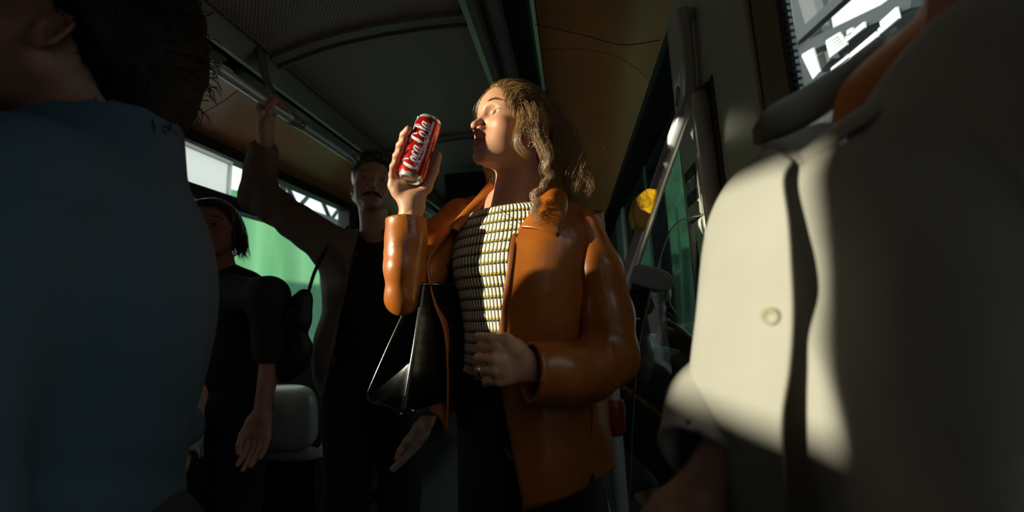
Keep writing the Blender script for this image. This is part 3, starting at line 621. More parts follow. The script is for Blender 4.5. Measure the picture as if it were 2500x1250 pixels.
def head_mesh(o, h=.0022, zlo=-.2):
    f = head_sdf(o); nb = np.array(o.get('neck_to', (0, -.04, -.17)))
    lo = np.minimum((-.1, -.12, -.115), nb - .075); hi = np.maximum((.1, .13, .14), nb + .075)
    for a, b, ra, rb, k in o.get('extra', []): lo = np.minimum(lo, np.array(b) - rb - .01); hi = np.maximum(hi, np.array(b) + rb + .01)
    V, Fq = surf(f, lo, hi, h)
    sk = np.array(o.get('skin', (.52, .29, .19))); C = np.tile(sk, (len(V), 1)); q = np.abs(V[:, 0]); 
    def bl(w, c):
        nonlocal C
        w = np.clip(w, 0, 1)[:, None]; C = C * (1 - w) + np.array(c) * w
    flush = o.get('flush', sk * np.array((1.0, .72, .66)))
    bl(.55 * np.exp(-(((q - .042) / .022) ** 2 + ((V[:, 2] + .02) / .022) ** 2 + ((V[:, 1] - .06) / .03) ** 2)), flush)
    bl(.5 * np.exp(-((V[:, 0] / .014) ** 2 + ((V[:, 2] + .02) / .012) ** 2 + ((V[:, 1] - .105) / .02) ** 2)), flush)
    bl(.6 * np.exp(-(((q - .08) / .012) ** 2 + ((V[:, 2]) / .035) ** 2)), flush)
    lipc = o.get('lipc', sk * np.array((.78, .42, .42)))
    zt = -.0462 - .30 * np.maximum(q - .006, 0) ** 1 * .9; zb = -.0670 + .45 * q
    inl = 1 / (1 + np.exp(-(np.minimum(zt - V[:, 2], V[:, 2] - zb)) / .0009)); inl = inl * (q < .0245) * (V[:, 1] > .070); bl(inl * .9, lipc)
    # darker lash line and lid crease
    lid = np.exp(-((np.sqrt((q - .032) ** 2 + (V[:, 1] - .0645) ** 2 + (V[:, 2] - .018) ** 2) - .0152) / .0012) ** 2) * (V[:, 1] > .074) * (V[:, 2] > .016); bl(lid * o.get('lash', .5) * .7, sk * .3)
    st = o.get('stubble', 0)
    if st:
        w = np.clip((-.03 - V[:, 2]) / .02, 0, 1) * np.clip((V[:, 1] - .0) / .03, 0, 1) * (V[:, 2] > -.11); bl(st * w, sk * .45)
    return V, Fq, C
def eye_mesh(c, look, r=.0140, iris=(.16, .23, .26), seg=28):
    """sphere whose pole points along look"""
    th = np.concatenate([np.linspace(0, .62, 14), np.linspace(.68, np.pi, 14)]); prof = [(max(r * math.sin(t), 1e-5), r * math.cos(t) * (1.0 if t > .5 else 1 + .05 * (1 - t / .5))) for t in th]
    V, Fq = lathe(prof, c, look, seg); C = np.zeros((len(V), 3)); t = np.repeat(th, seg)
    C[:] = (.72, .68, .64); C[t < .47] = iris; C[(t < .50) & (t > .42)] = np.array(iris) * .35; C[t < .20] = (.005, .005, .005)
    return V, Fq, C
def strands(paths, r0, r1=None, sides=3, taper=True):
    """paths (S,N,3) -> merged thin tubes"""
    Pp = np.asarray(paths, float); S_, N, _ = Pp.shape
    T = np.gradient(Pp, axis=1); T /= np.linalg.norm(T, axis=2, keepdims=True) + 1e-12
    ref = np.array([.31, .83, .46]); Nn = np.cross(T, ref); Nn /= np.linalg.norm(Nn, axis=2, keepdims=True) + 1e-9; B = np.cross(T, Nn)
    r0 = np.broadcast_to(np.asarray(r0, float), (S_,)); u = np.linspace(0, 1, N)
    rr = r0[:, None] * ((1 - u ** 4 * .9)[None] if taper else 1) * np.minimum(1, .5 + u * 6)[None]
    a = np.arange(sides) * 2 * np.pi / sides
    V = Pp[:, :, None] + rr[:, :, None, None] * (np.cos(a)[None, None, :, None] * Nn[:, :, None] + np.sin(a)[None, None, :, None] * B[:, :, None])
    base = (np.arange(S_) * N * sides)[:, None, None]; i = (np.arange(N - 1) * sides)[None, :, None]; j = np.arange(sides)[None, None]; j2 = (j + 1) % sides
    Fq = np.stack([base + i + j, base + i + j2, base + i + sides + j2, base + i + sides + j], -1).reshape(-1, 4)
    return V.reshape(-1, 3), Fq
def lock(guide, n, spread, N=28, curl=0., turns=0., rng=None, tip=.6, frizz=.002, flat=1.0):
    """bundle of n wavy strands around guide points (k,3); spread radius; curl amplitude/turns of helix"""
    rng = rng or RNG; G = crom(guide, N); T, A, B = frames(G, (.3, .2, .9)); u = np.linspace(0, 1, N)
    th = rng.random(n) * 6.283; rad = spread * np.sqrt(rng.random(n)); ph = rng.normal(0, .7, n); fr = rng.normal(0, 1, (n, 4)); am = rng.normal(1, .25, n)
    w = (np.minimum(1, .35 + u * 3) * (1 - (1 - tip) * u))[None]
    ang = 2 * np.pi * turns * u[None] + ph[:, None]; cu = curl * np.minimum(1, u * 3)[None] * am[:, None]
    oa = rad[:, None] * np.cos(th)[:, None] * w + cu * np.cos(ang) + frizz * (fr[:, :1] * np.sin(9 * u + fr[:, 1:2] * 3))
    ob = rad[:, None] * np.sin(th)[:, None] * w * flat + cu * np.sin(ang) + frizz * (fr[:, 2:3] * np.sin(7 * u + fr[:, 3:4] * 3))
    lf = 1 - .28 * rng.random(n) ** 1.5; ii = np.minimum((u[None] * lf[:, None]) * (N - 1), N - 1.001); i0 = ii.astype(int); fr_ = (ii - i0)[..., None]
    ip = lambda Q: Q[i0] * (1 - fr_) + Q[i0 + 1] * fr_
    return ip(G) + oa[:, :, None] * ip(A) + ob[:, :, None] * ip(B)
def hand_sdf(wrist, elbow_dir, mcps, fingers, thumb, rw=.026, pn=None, fr=.0082, palm_r=.0125, heel=None):
    """all points in world space. mcps: 4 points; fingers: 4 lists of 3 points (pip, dip, tip); thumb: 4 points (cmc, mcp, ip, tip)"""
    w = np.asarray(wrist, float); mcps = [np.asarray(m, float) for m in mcps]; sc = [1.0, 1.04, .98, .84]
    def f(p):
        d = capf(p, w + np.asarray(elbow_dir) * .10, w, rw * 1.1, rw, pn, .74) if pn is not None else cap(p, w + np.asarray(elbow_dir) * .10, w, rw * 1.1, rw)
        for i, m in enumerate(mcps):
            b = w + (mcps[i] - np.mean(mcps, 0)) * .45 + (np.mean(mcps, 0) - w) * .12
            d = smin(d, cap(p, b, m, palm_r * 1.15, palm_r * (.86 if i < 3 else .78)), .016)
        for i in range(3): d = smin(d, cap(p, mcps[i] * .75 + w * .25, mcps[i + 1] * .75 + w * .25, palm_r * .9, palm_r * .9), .012)
        t = [np.asarray(q, float) for q in thumb]
        d = smin(d, cap(p, w * .75 + t[0] * .25, t[0], .016, .0155), .018)
        d = smin(d, cap(p, t[0], t[1], .0150, .0118), .014)
        tb = smin(smin(cap(p, t[1], t[2], .0112, .0100), cap(p, t[2], t[3], .0102, .0080), .004), ell(p, t[2], (.0108,) * 3), .003); d = smin(d, tb, .008)
        if heel is not None: d = smin(d, cap(p, heel[0], heel[1], .014, .012), .016)
        for i, fg in enumerate(fingers):
            c = [mcps[i]] + [np.asarray(q, float) for q in fg]; r = fr * sc[i]
            q = smin(cap(p, c[0], c[1], r * 1.18, r * 1.05), cap(p, c[1], c[2], r * 1.05, r * .93), .003)
            q = smin(q, cap(p, c[2], c[3], r * .95, r * .78), .003); q = smin(q, ell(p, c[1], (r * 1.08,) * 3), .004)
            d = smin(d, q, .0055)
        return d
    return f
def hand_mesh(*a, h=.0022, **k):
    f = hand_sdf(*a, **k); pts = np.vstack([[a[0]], [np.asarray(a[0]) + np.asarray(a[1]) * .11], np.array(a[2]), np.array(a[3]).reshape(-1, 3), np.array(a[4])])
    return surf(f, pts.min(0) - .035, pts.max(0) + .035, h)
def xf(V, Rm, o): return np.asarray(V) @ Rm.T + np.asarray(o)
def il(w, Rm, o): return tuple((np.asarray(w) - np.asarray(o)) @ Rm)
m_skin = mat('skin', (.5, .3, .2), .46, attr=True, sss=.25, bump=(900, .06), spec=.45)
m_eye = mat('eyeball', (.7, .7, .7), .06, attr=True, coat=1.0, spec=.6)
def hair_mat(name, col, rough=.36, var=.35):
    return mat(name, col, rough, var=(60, var), spec=.55, coat=.15)
# ------------------------------------------------------------------ woman with the can
def hframe(yaw, pitch, roll):
    y, p, r = map(math.radians, (yaw, pitch, roll))
    f = np.array([-math.sin(y) * math.cos(p), -math.cos(y) * math.cos(p), math.sin(p)]); rt = unit(np.cross(f, (0, 0, 1))); u = np.cross(rt, f)
    r2 = rt * math.cos(r) + u * math.sin(r); return np.stack([r2, f, np.cross(r2, f)], 1)
def cols(rows): return np.array([[P(*q) if len(q) == 3 and abs(q[0]) > 5 else np.array(q, float) for q in r] for r in rows])
def sheet(C, nr, nc):
    """control grid (r,c,3) -> dense catmull-rom sheet"""
    A = np.stack([crom(C[i], nc) for i in range(len(C))]); return np.stack([crom(A[:, j], nr) for j in range(nc)], 1)
wo = empty('person', (-.14, .965, 0), 'person in open cognac leather jacket and striped knit top raising a red can', 'person')
HR = hframe(44, 11, 4); HO = np.array((-.128, .925, 1.588))
NB = P(1268, 500, .965)
opts = dict(neck_to=il(NB, HR, HO), neck_r=(.050, .053), skin=(.57, .28, .165), lipc=(.40, .12, .10), lash=.85, nose=.97, jaw=.96, lip=1.12,
            extra=[(il(NB + V3(0, 0, .03), HR, HO), il(NB + V3(-.02, .0, -.06), HR, HO), .05, .075, .05)])
hv, hf, hc = head_mesh(opts, .0019)
skin_w = np.array((.57, .28, .165))
# --- can frame
CB = P(1001, 440, .785)
_d = [(abs(np.linalg.norm(P(1050, 296, y) - CB) - .157), y) for y in np.linspace(.785, .99, 200)]; CT = P(1050, 296, min(_d)[1])
CAX = unit(CT - CB); CC = CAM - (CB + CT) / 2; CC = unit(CC - (CC @ CAX) * CAX); CE = np.cross(CAX, CC)
def CP(t, deg, r): a = math.radians(deg); return CB + CAX * t + r * (math.cos(a) * CC + math.sin(a) * CE)
wr_r = P(1010, 505, .826); cuff_r = P(993, 548, .822); elb_r = P(974, 742, .815); sh_r = P(1118, 535, 1.03)
ph = (-160, -122, -96, -70); rr_ = (.0525, .0490, .0440, .0410)
tm = (.056, .034, .012, -.010); tt = (.108, .080, .053, .026)
mc = [CP(tm[i], ph[0] + 6 * i, rr_[0]) for i in range(4)]
fg = [[CP(tm[i] + (tt[i] - tm[i]) * u, ph[k] - 2 * i, rr_[k]) for k, u in ((1, .55), (2, .85), (3, 1.0))] for i in range(4)]
thm = [CP(-.028, 150, .041), CP(.008, 122, .0475), CP(.046, 102, .0445), CP(.080, 84, .0420)]
rv, rf = hand_mesh(wr_r, unit(cuff_r - wr_r), mc, fg, thm, rw=.0265, pn=(.1, -1, .2), heel=(P(975, 470, .822), CP(.0, -150, .045)), h=.0019, fr=.0096)
# --- left fist
wl_ = P(1285, 893, .772); el_ = P(1372, 912, .79)
ml = [P(1216, 847, .742), P(1207, 878, .735), P(1209, 906, .737), P(1218, 931, .745)]
fl_ = [[P(1176, 845, .752), P(1172, 858, .775), P(1190, 862, .788)], [P(1168, 874, .748), P(1164, 886, .775), P(1184, 890, .79)],
       [P(1171, 903, .75), P(1168, 913, .775), P(1188, 916, .79)], [P(1187, 930, .757), P(1185, 938, .778), P(1202, 938, .79)]]
tl_ = [P(1262, 852, .757), P(1238, 829, .745), P(1200, 826, .745), P(1166, 821, .752)]
lv, lf = hand_mesh(wl_, unit(el_ - wl_), ml, fl_, tl_, rw=.026, pn=(0, -1, .1), h=.002)
# --- hidden torso and arms so that the body is whole
def trunk(p):
    d = smin(ell(p, (-.14, .985, 1.25), (.14, .085, .24)), ell(p, (-.14, .975, .98), (.14, .09, .2)), .06)
    d = smin(d, cap(p, P(1432, 570, .93), P(1490, 876, .895), .036, .032), .03); d = smin(d, cap(p, P(1490, 876, .895), wl_, .034, .024), .02)
    d = smin(d, cap(p, sh_r, elb_r + V3(0, .01, .02), .036, .03), .03); return smin(d, cap(p, elb_r + V3(0, .01, .02), wr_r, .03, .024), .02)
tv, tf = surf(trunk, (-.45, .72, .75), (.2, 1.15, 1.56), .012)
V, Fs = join((xf(hv, HR, HO), hf), (rv, rf), (lv, lf), (tv, tf))
C = np.vstack([hc, np.tile(skin_w, (len(rv) + len(lv) + len(tv), 1))])
# finger and knuckle blush
for q in [x[2] for x in fg] + [thm[3]] + [x[0] for x in fl_]:
    w = np.exp(-(np.linalg.norm(V - q, axis=1) / .011) ** 2)[:, None] * .45; C = C * (1 - w) + np.array((.60, .24, .16)) * w
obj('body', V, Fs, m_skin, wo, col=C)
EYL = unit(V3(-.72, -.66, .24))
for s in (-1, 1):
    e = eye_mesh((s * .032, .0645, .018), il(HO + EYL, HR, HO), iris=(.10, .125, .115)); obj('eye', xf(e[0], HR, HO), e[1], m_eye, wo, col=e[2])
# nails
m_nail = mat('nail', (.62, .34, .27), .2, coat=.6)
def nail(tip, prev, out, w=.0055, l=.010):
    t = unit(np.asarray(tip) - np.asarray(prev)); n = unit(np.asarray(out) - (np.asarray(out) @ t) * t); b = np.cross(t, n); u = np.linspace(-1, 1, 7); v = np.linspace(-1, 1, 6)
    G = np.array([[np.asarray(tip) + t * (vv * l / 2) + b * (uu * w * (1 - .25 * vv * vv)) + n * (.0072 - .003 * uu * uu - .001 * vv) for uu in u] for vv in v])
    V, Fq, _ = grid(G); return V, Fq
obj('thumb_nail', *nail(tl_[3] + unit(tl_[2] - tl_[3]) * .002, tl_[2], (.1, -.7, .7), .0062, .012), m_nail, wo)
obj('thumb_nail', *nail(thm[3], thm[2], CE * .8 + CC * .4), m_nail, wo)
# brows and lashes
m_brow = hair_mat('brow_hair', (.20, .105, .05)); m_lash = mat('lash', (.010, .006, .004), .9, spec=.05)
for s in (-1, 1):
    bs = []; ls = []
    g = crom([(s * .010, .0920, .0380), (s * .024, .0935, .0440), (s * .040, .0855, .0470), (s * .055, .0695, .0410)], 60)
    for i in range(60):
        for k in range(8):
            o = g[i] + RNG.normal(0, .0013, 3); d = V3(s * .7, -.15, .55 - i / 60 * .9); bs.append(crom([o - V3(0, .0015, 0), o + d * .003 + V3(0, .0008, 0), o + d * .0065 - V3(0, .0005, 0)], 5))
    for i in range(30):
        a = -1 + 2 * i / 29.; dx = a * .0150; z = .018 - .001 + .0016 * a + .0062 * (1 - (dx / .0168) ** 2); y = .0645 + math.sqrt(max(.0158 ** 2 - dx ** 2 - (z - .018) ** 2, 1e-6)); o = V3(s * (.032 + dx), y, z)
        L = .0062 * (.75 + .25 * a); d = V3(s * (.55 * a), .9, .35); ls.append(crom([o, o + d * L * .5, o + d * L * .85 + V3(0, 0, L * .15), o + d * L * 1.1 + V3(0, 0, L * .45)], 6))
        if i % 2: z2 = .018 - .001 + .0016 * a - .0062 * (1 - (dx / .0168) ** 2); o2 = V3(s * (.032 + dx), .0645 + math.sqrt(max(.0158 ** 2 - dx ** 2 - (z2 - .018) ** 2, 1e-6)), z2); ls.append(crom([o2, o2 + V3(s * a * .002, .002, -.001), o2 + V3(s * a * .003, .0032, -.0022)], 6))
    V, Fq = strands(np.array(bs), .00022); obj('eyebrow', xf(V, HR, HO), Fq, m_brow, wo)
    V, Fq = strands(np.array(ls), .00016); obj('eyelash', xf(V, HR, HO), Fq, m_lash, wo)

# --- hair
m_hair = hair_mat('golden_brown_hair', (.34, .185, .075), .32)
hp = empty  # alias unused
def hairline(x, y):  # lower limit of the hair cap in local z
    ax = np.abs(x); f = np.clip((y + .02) / .10, 0, 1); front = .088 - 8.5 * np.maximum(ax - .012, 0) ** 2
    back = -.055; side = .022; t = np.clip((y + .075) / .075, 0, 1)
    return np.where(y > .0, side + (front - side) * np.clip(y / .075, 0, 1) ** 1.25, back + (side - back) * t ** 1.1)
def capf_(p):
    x, y, z = p; d = smin(ell(p, (0, -.008, .045), (.0745, .098, .085)), ell(p, (0, .03, .05), (.060, .062, .058)), .03); d = smin(d, ell(p, (0, -.02, -.02), (.06, .075, .06)), .03)
    d = d - .005 + .0015 * wob(p, 60, 3); return smax(d, (hairline(x, y) + .009 * (y > .0) - z) * .75, .006)
cv, cf = surf(capf_, (-.1, -.13, -.1), (.1, .12, .15), .0028)
gs_ = []
rng = np.random.default_rng(5)
def W(l): return xf(np.array(l, float), HR, HO)
# strands swept back from the hairline over the skull
for k in range(280):
    a = rng.uniform(-1.95, 1.95); x0 = .066 * math.sin(a * .83); y0 = .078 * math.cos(a * .8); z0 = float(hairline(np.array(x0), np.array(y0))) + rng.uniform(-.004, .010)
    lift = rng.uniform(.006, .016)
    def on(th, xx, lf=1.0):  # point over the skull
        yy, zz = -.008 + (.098 + lift * lf) * math.cos(th), .045 + (.085 + lift * lf) * math.sin(th); k_ = math.sqrt(max(0.05, 1 - (xx / .086) ** 2)); return (xx, -.008 + (yy + .008) * k_, .045 + (zz - .045) * k_)
    th0 = math.atan2((z0 - .045) / .085, (y0 + .008) / .098)
    gl = [on(th0 - .02, x0, .3), on(th0 + (2.6 - th0) * .12, x0 * 1.08, .9), on(th0 + (2.6 - th0) * .38, x0 * 1.15 + rng.normal(0, .005)), on(th0 + (2.6 - th0) * .68, x0 * 1.0 + rng.normal(0, .007)), on(2.75, x0 * .75 + rng.normal(0, .01)), on(3.35 + rng.uniform(-.1, .3), x0 * .6 + rng.normal(0, .012))]
    gs_.append(lock(W(gl), 16, .0040, 30, .0022, rng.uniform(2.5, 4.5), rng, 1.0, .0016))
# hanging mass behind the shoulder
for k in range(46):
    dx = rng.uniform(-1, 1); dy = rng.uniform(-.035, .045); j = lambda s_: rng.normal(0, s_)
    g = [P(1330 + 24 * dx + j(6), 262 + j(14), .95 + dy), P(1362 + 26 * dx + j(5), 305 + j(8), .955 + dy), P(1380 + 30 * dx + j(5), 360 + j(8), .965 + dy), P(1388 + 36 * dx + j(6), 420 + j(8), .97 + dy), P(1392 + 36 * dx + j(8), 468 + j(10), .972 + dy), P(1394 + 34 * dx + j(10), 506 + j(20), .965 + dy)]
    gs_.append(lock(g, 24, .009, 44, .0075, rng.uniform(2.5, 4.5), rng, .7, .004))
for k in range(14):  # crown volume
    g = [W((rng.uniform(-.05, .03), .01 + rng.uniform(-.04, .02), .122)), W((rng.uniform(-.06, .03), -.045, .128)), P(1338 + rng.normal(0, 8), 268 + rng.normal(0, 8), .94), P(1368 + rng.normal(0, 8), 330, .955), P(1388, 400, .965)]
    gs_.append(lock(g, 24, .008, 36, .004, 3, rng, .9, .003))
loc = [([(1222, 231, .884), (1242, 238, .866), (1262, 262, .848), (1272, 296, .838), (1264, 326, .832), (1262, 352, .832), (1275, 374, .834), (1296, 386, .838)], 82, 0.0138, 0.0027, 2.0),
       ([(1228, 226, .888), (1258, 238, .868), (1282, 264, .852), (1294, 292, .842), (1290, 312, .838), (1290, 330, .836), (1300, 348, .836)], 67, 0.0126, 0.0032, 2.0),
       ([(1240, 222, .890), (1272, 240, .872), (1296, 268, .856), (1306, 300, .846), (1304, 326, .840), (1312, 350, .838), (1326, 372, .836), (1334, 396, .838), (1322, 418, .842), (1332, 440, .846)], 82, 0.0126, 0.0040, 3),
       ([(1256, 220, .892), (1290, 244, .876), (1312, 284, .862), (1322, 320, .854), (1332, 352, .85), (1340, 380, .852), (1332, 404, .854), (1340, 428, .858), (1328, 446, .86), (1336, 468, .864)], 67, 0.0126, 0.0045, 3),
       ([(1330, 438, .862), (1322, 462, .855), (1308, 480, .846), (1314, 500, .836), (1304, 518, .828), (1312, 540, .822), (1306, 562, .822)], 82, 0.0103, 0.0063, 3.5),
       ([(1224, 214, .918), (1198, 222, .917), (1180, 240, .922), (1169, 264, .935), (1164, 296, .95)], 60, 0.0103, 0.0014, 1),
       ([(1192, 396, 1.0), (1190, 416, 1.0), (1196, 436, .998), (1206, 448, .99), (1214, 453, .985)], 60, 0.0115, 0.0036, 2.0),
       ([(1198, 398, .995), (1204, 420, .99), (1196, 440, .985), (1210, 450, .98)], 30, 0.0138, 0.0054, 2.5)]
for g, n, sp, cu, tu in loc: gs_.append(lock([P(g[0][0] - 6, g[0][1] + 2, g[0][2] + .035)] * (g[0][1] < 240) + [P(*q) for q in g], n, sp, 48, cu, tu, rng, .75, .0030, .6))
fly = []
for k in range(140):  # fly-away hairs leaving the locks
    g = gs_[rng.integers(len(gs_))]; q = g[rng.integers(len(g))]; i = rng.integers(4, len(q) - 3); a = q[i]; t = unit(q[i + 2] - q[i]); d = unit(t + rng.normal(0, .45, 3)) * rng.uniform(.015, .04)
    fly.append(crom([a, a + d * .5 + rng.normal(0, .002, 3), a + d + rng.normal(0, .004, 3) + V3(0, 0, -.006)], 14))
hv_, hf_ = [], []
pts = [strands(g, .00027) for g in gs_] + [strands(np.array(fly), .00016)]
V, Fs = join((xf(cv, HR, HO), cf), *pts); obj('hair', V, Fs, m_hair, wo)

# --- earring
m_silver = mat('silver', (.82, .80, .77), .12, metal=1.0)
er = P(1297, 352, .842)
hoop = [er + .0075 * V3(math.sin(t) * .9, math.cos(t) * .35, math.cos(t) * .9) for t in np.linspace(0, 2 * np.pi, 24)]
eo = obj('earring', *join(tube(hoop, .0028, 8), tube([er + V3(-.006, -.004, .004), er + V3(-.006, -.004, -.004)], .0036, 10), tube([er + V3(.005, -.004, .004), er + V3(.005, -.004, -.004)], .0036, 10)), m_silver, wo)
obj('drop', *tube(crom([er + V3(0, -.002, -.009), er + V3(0, -.002, -.014), er + V3(0, -.002, -.019), er + V3(0, -.002, -.024)], 10), np.array([.0007, .0010, .0014, .0018, .0022, .0025, .0026, .0023, .0016, .0004]), 10), m_silver, eo)
# --- rings
def ring(c, axis, r, w, name='finger_ring'):
    ax = unit(axis); u = unit(np.cross(ax, (.2, .3, .9))); v = np.cross(ax, u); return tube([np.asarray(c) + r * (math.cos(t) * u + math.sin(t) * v) for t in np.linspace(0, 2 * np.pi, 25)], w, 8)
c0 = (mc[2] + fg[2][0]) / 2; obj('finger_ring', *ring(fg[2][0] * .65 + mc[2] * .35, fg[2][0] - mc[2], .0100, .0026), m_silver, wo)
obj('finger_ring', *ring(fl_[2][0] * .85 + ml[2] * .15, fl_[2][0] - ml[2], .0098, .0024), m_silver, wo)

# --- knit top
T0 = np.array((-.145, .968)); TF = unit((-.36, -.93)); TR = np.array((TF[1], -TF[0]))   # own right
ringz = [(1.436, .072, .064, .062, .0), (1.430, .086, .072, .066, 0), (1.415, .120, .082, .072, 0), (1.385, .150, .096, .080, 0), (1.34, .160, .112, .088, 0), (1.28, .160, .130, .092, 0), (1.235, .155, .130, .090, 0), (1.19, .146, .118, .088, 0), (1.12, .136, .106, .084, 0), (1.06, .138, .102, .086, 0), (1.0, .148, .104, .094, 0)]
RZ = crom(ringz, 240); NR = 100; th = np.linspace(0, 2 * np.pi, NR * 6, endpoint=False) + np.pi
g = []
vz = np.cumsum(np.r_[0, np.hypot(np.diff(RZ[:, 0]), np.diff(RZ[:, 2]))])
for i, (z, a, bf, bb, o_) in enumerate(RZ):
    b = np.where(np.cos(th) > 0, bf, bb); bust = 1 + .06 * np.exp(-((z - 1.265) / .05) ** 2) * (np.exp(-((np.abs(np.angle(np.exp(1j * th))) - .52) / .30) ** 2)) * (np.cos(th) > 0)
    rib = .0026 * np.abs(np.cos(th * NR / 2)) ** .7 + .0004 * np.sin(vz[i] / .0255 * 2 * np.pi) * (z < 1.425)
    fx, sx = np.cos(th) * b * bust, np.sin(th) * a
    L = np.hypot(fx, sx); fx, sx = fx * (1 + rib / L), sx * (1 + rib / L)
    xy = T0[None] + fx[:, None] * TF[None] + sx[:, None] * TR[None]; g.append(np.c_[xy, np.full(len(th), z) + .030 * np.exp(-((z - 1.436) / .022) ** 2) * (-np.cos(th) - .4)])
G = np.array(g); n, m_ = G.shape[:2]; i = np.arange(n - 1)[:, None] * m_; j = np.arange(m_)[None]; j2 = (j + 1) % m_
Fq = np.stack([i + j, i + m_ + j, i + m_ + j2, i + j2], -1).reshape(-1, 4)
uv = np.stack([np.tile(th / (2 * np.pi) * NR, n), np.repeat(vz / .0255, m_)], 1)
def knit():
    m = bpy.data.materials.new('striped_rib_knit'); m.use_nodes = True; nt = m.node_tree; nn = nt.nodes; b = nn['Principled BSDF']; b.inputs['Roughness'].default_value = .85; b.inputs['Sheen Weight'].default_value = .15
    uvn = nn.new('ShaderNodeUVMap'); sx = nn.new('ShaderNodeSeparateXYZ'); nt.links.new(uvn.outputs[0], sx.inputs[0])
    def M(op, a, bb=None):
        q = nn.new('ShaderNodeMath'); q.operation = op
        for i, v in enumerate((a, bb)):
            if v is None: continue
            if isinstance(v, (int, float)): q.inputs[i].default_value = v
            else: nt.links.new(v, q.inputs[i])
        return q.outputs[0]
    fu = M('ABSOLUTE', M('SUBTRACT', M('FRACT', sx.outputs[0]), .5)); fv = M('FRACT', sx.outputs[1])
    gro = M('LESS_THAN', fu, .12); body = M('GREATER_THAN', sx.outputs[1], .50)
    yel = M('MULTIPLY', M('MULTIPLY', M('GREATER_THAN', fv, .40), M('LESS_THAN', fv, .57)), body); blk = M('MULTIPLY', M('MULTIPLY', M('MULTIPLY', M('GREATER_THAN', fv, .57), M('LESS_THAN', fv, .74)), M('GREATER_THAN', fu, .17)), body)
    def mix(f, A, B):
        x = nn.new('ShaderNodeMix'); x.data_type = 'RGBA'; nt.links.new(f, x.inputs[0])
        for i, v in ((6, A), (7, B)):
            if isinstance(v, tuple): x.inputs[i].default_value = (*v, 1)
            else: nt.links.new(v, x.inputs[i])
        return x.outputs[2]
    c = mix(yel, (.80, .73, .58), (.50, .34, .02)); c = mix(blk, c, (.018, .022, .010)); c = mix(M('MULTIPLY', gro, body), c, (.035, .032, .026)); nt.links.new(c, b.inputs['Base Color'])
    tc = nn.new('ShaderNodeTexCoord'); no = nn.new('ShaderNodeTexNoise'); no.inputs['Scale'].default_value = 900; nt.links.new(tc.outputs['Object'], no.inputs[0]); bp = nn.new('ShaderNodeBump'); bp.inputs['Strength'].default_value = .25; bp.inputs['Distance'].default_value = .002; nt.links.new(no.outputs[0], bp.inputs['Height']); nt.links.new(bp.outputs[0], b.inputs['Normal']); return m
obj('knit_top', G.reshape(-1, 3), Fq, knit(), wo, uv=uv)
# --- trousers
def tro(p):
    d = ell(p, (-.14, .975, .96), (.155, .105, .13)); 
    for s in (-1, 1):
        h_ = (-.14 - s * .082 * .9, .975 + s * .03, .90); k_ = (-.14 - s * .1, .96 + s * .03, .5); a_ = (-.14 - s * .1, .985 + s * .03, .09)
        d = smin(d, cap(p, h_, k_, .092, .068), .04); d = smin(d, cap(p, k_, a_, .068, .055), .03)
    return d + .002 * wob(p, 40, 2)
V, Fq = surf(tro, (-.40, .78, .02), (.12, 1.15, 1.12), .010); obj('trousers', V, Fq, mat('black_trouser_cloth', (.007, .0075, .008), .8), wo)
for s in (-1, 1):
    c = V3(-.14 - s * .1, .95 + s * .03, 0); f = lambda p, c=c: np.maximum(smin(ell(p, c + V3(-.02, -.05, .035), (.045, .12, .045)), ell(p, c + V3(0, .03, .08), (.045, .05, .08)), .03), -p[2] + .002)
    V, Fq = surf(f, c + V3(-.1, -.2, -.02), c + V3(.1, .15, .2), .008); obj('shoe', V, Fq, mat('black_shoe', (.01, .01, .01), .4), wo)

# --- leather jacket
m_lea = mat('cognac_leather', (.40, .108, .011), .38, coat=.2, bump=(38, .07), var=(14, .12)); 
def leather_fold(m, sc=7., st=.9):
    nt = m.node_tree; n = nt.nodes; b = n['Principled BSDF']; tc = n.new('ShaderNodeTexCoord'); t = n.new('ShaderNodeTexNoise'); t.noise_type = 'RIDGED_MULTIFRACTAL'; t.inputs['Scale'].default_value = sc; t.inputs['Detail'].default_value = 3; t.inputs['Distortion'].default_value = .6
    mp = n.new('ShaderNodeMapping'); mp.inputs['Scale'].default_value = (1.0, 1.0, .55); mp.inputs['Rotation'].default_value = (.3, .5, .2); nt.links.new(tc.outputs['Object'], mp.inputs[0]); nt.links.new(mp.outputs[0], t.inputs['Vector'])
    bp = n.new('ShaderNodeBump'); bp.inputs['Strength'].default_value = st; bp.inputs['Distance'].default_value = .02; nt.links.new(t.outputs['Fac'], bp.inputs['Height'])
    old = b.inputs['Normal'].links[0].from_socket; nt.links.new(old, bp.inputs['Normal']); nt.links.new(bp.outputs[0], b.inputs['Normal'])
leather_fold(m_lea); m_lin = mat('jacket_lining', (.10, .035, .012), .6)
bk = lambda z, s=0: (T0[0] - TF[0] * .125 + .0, T0[1] - TF[1] * .125, z)
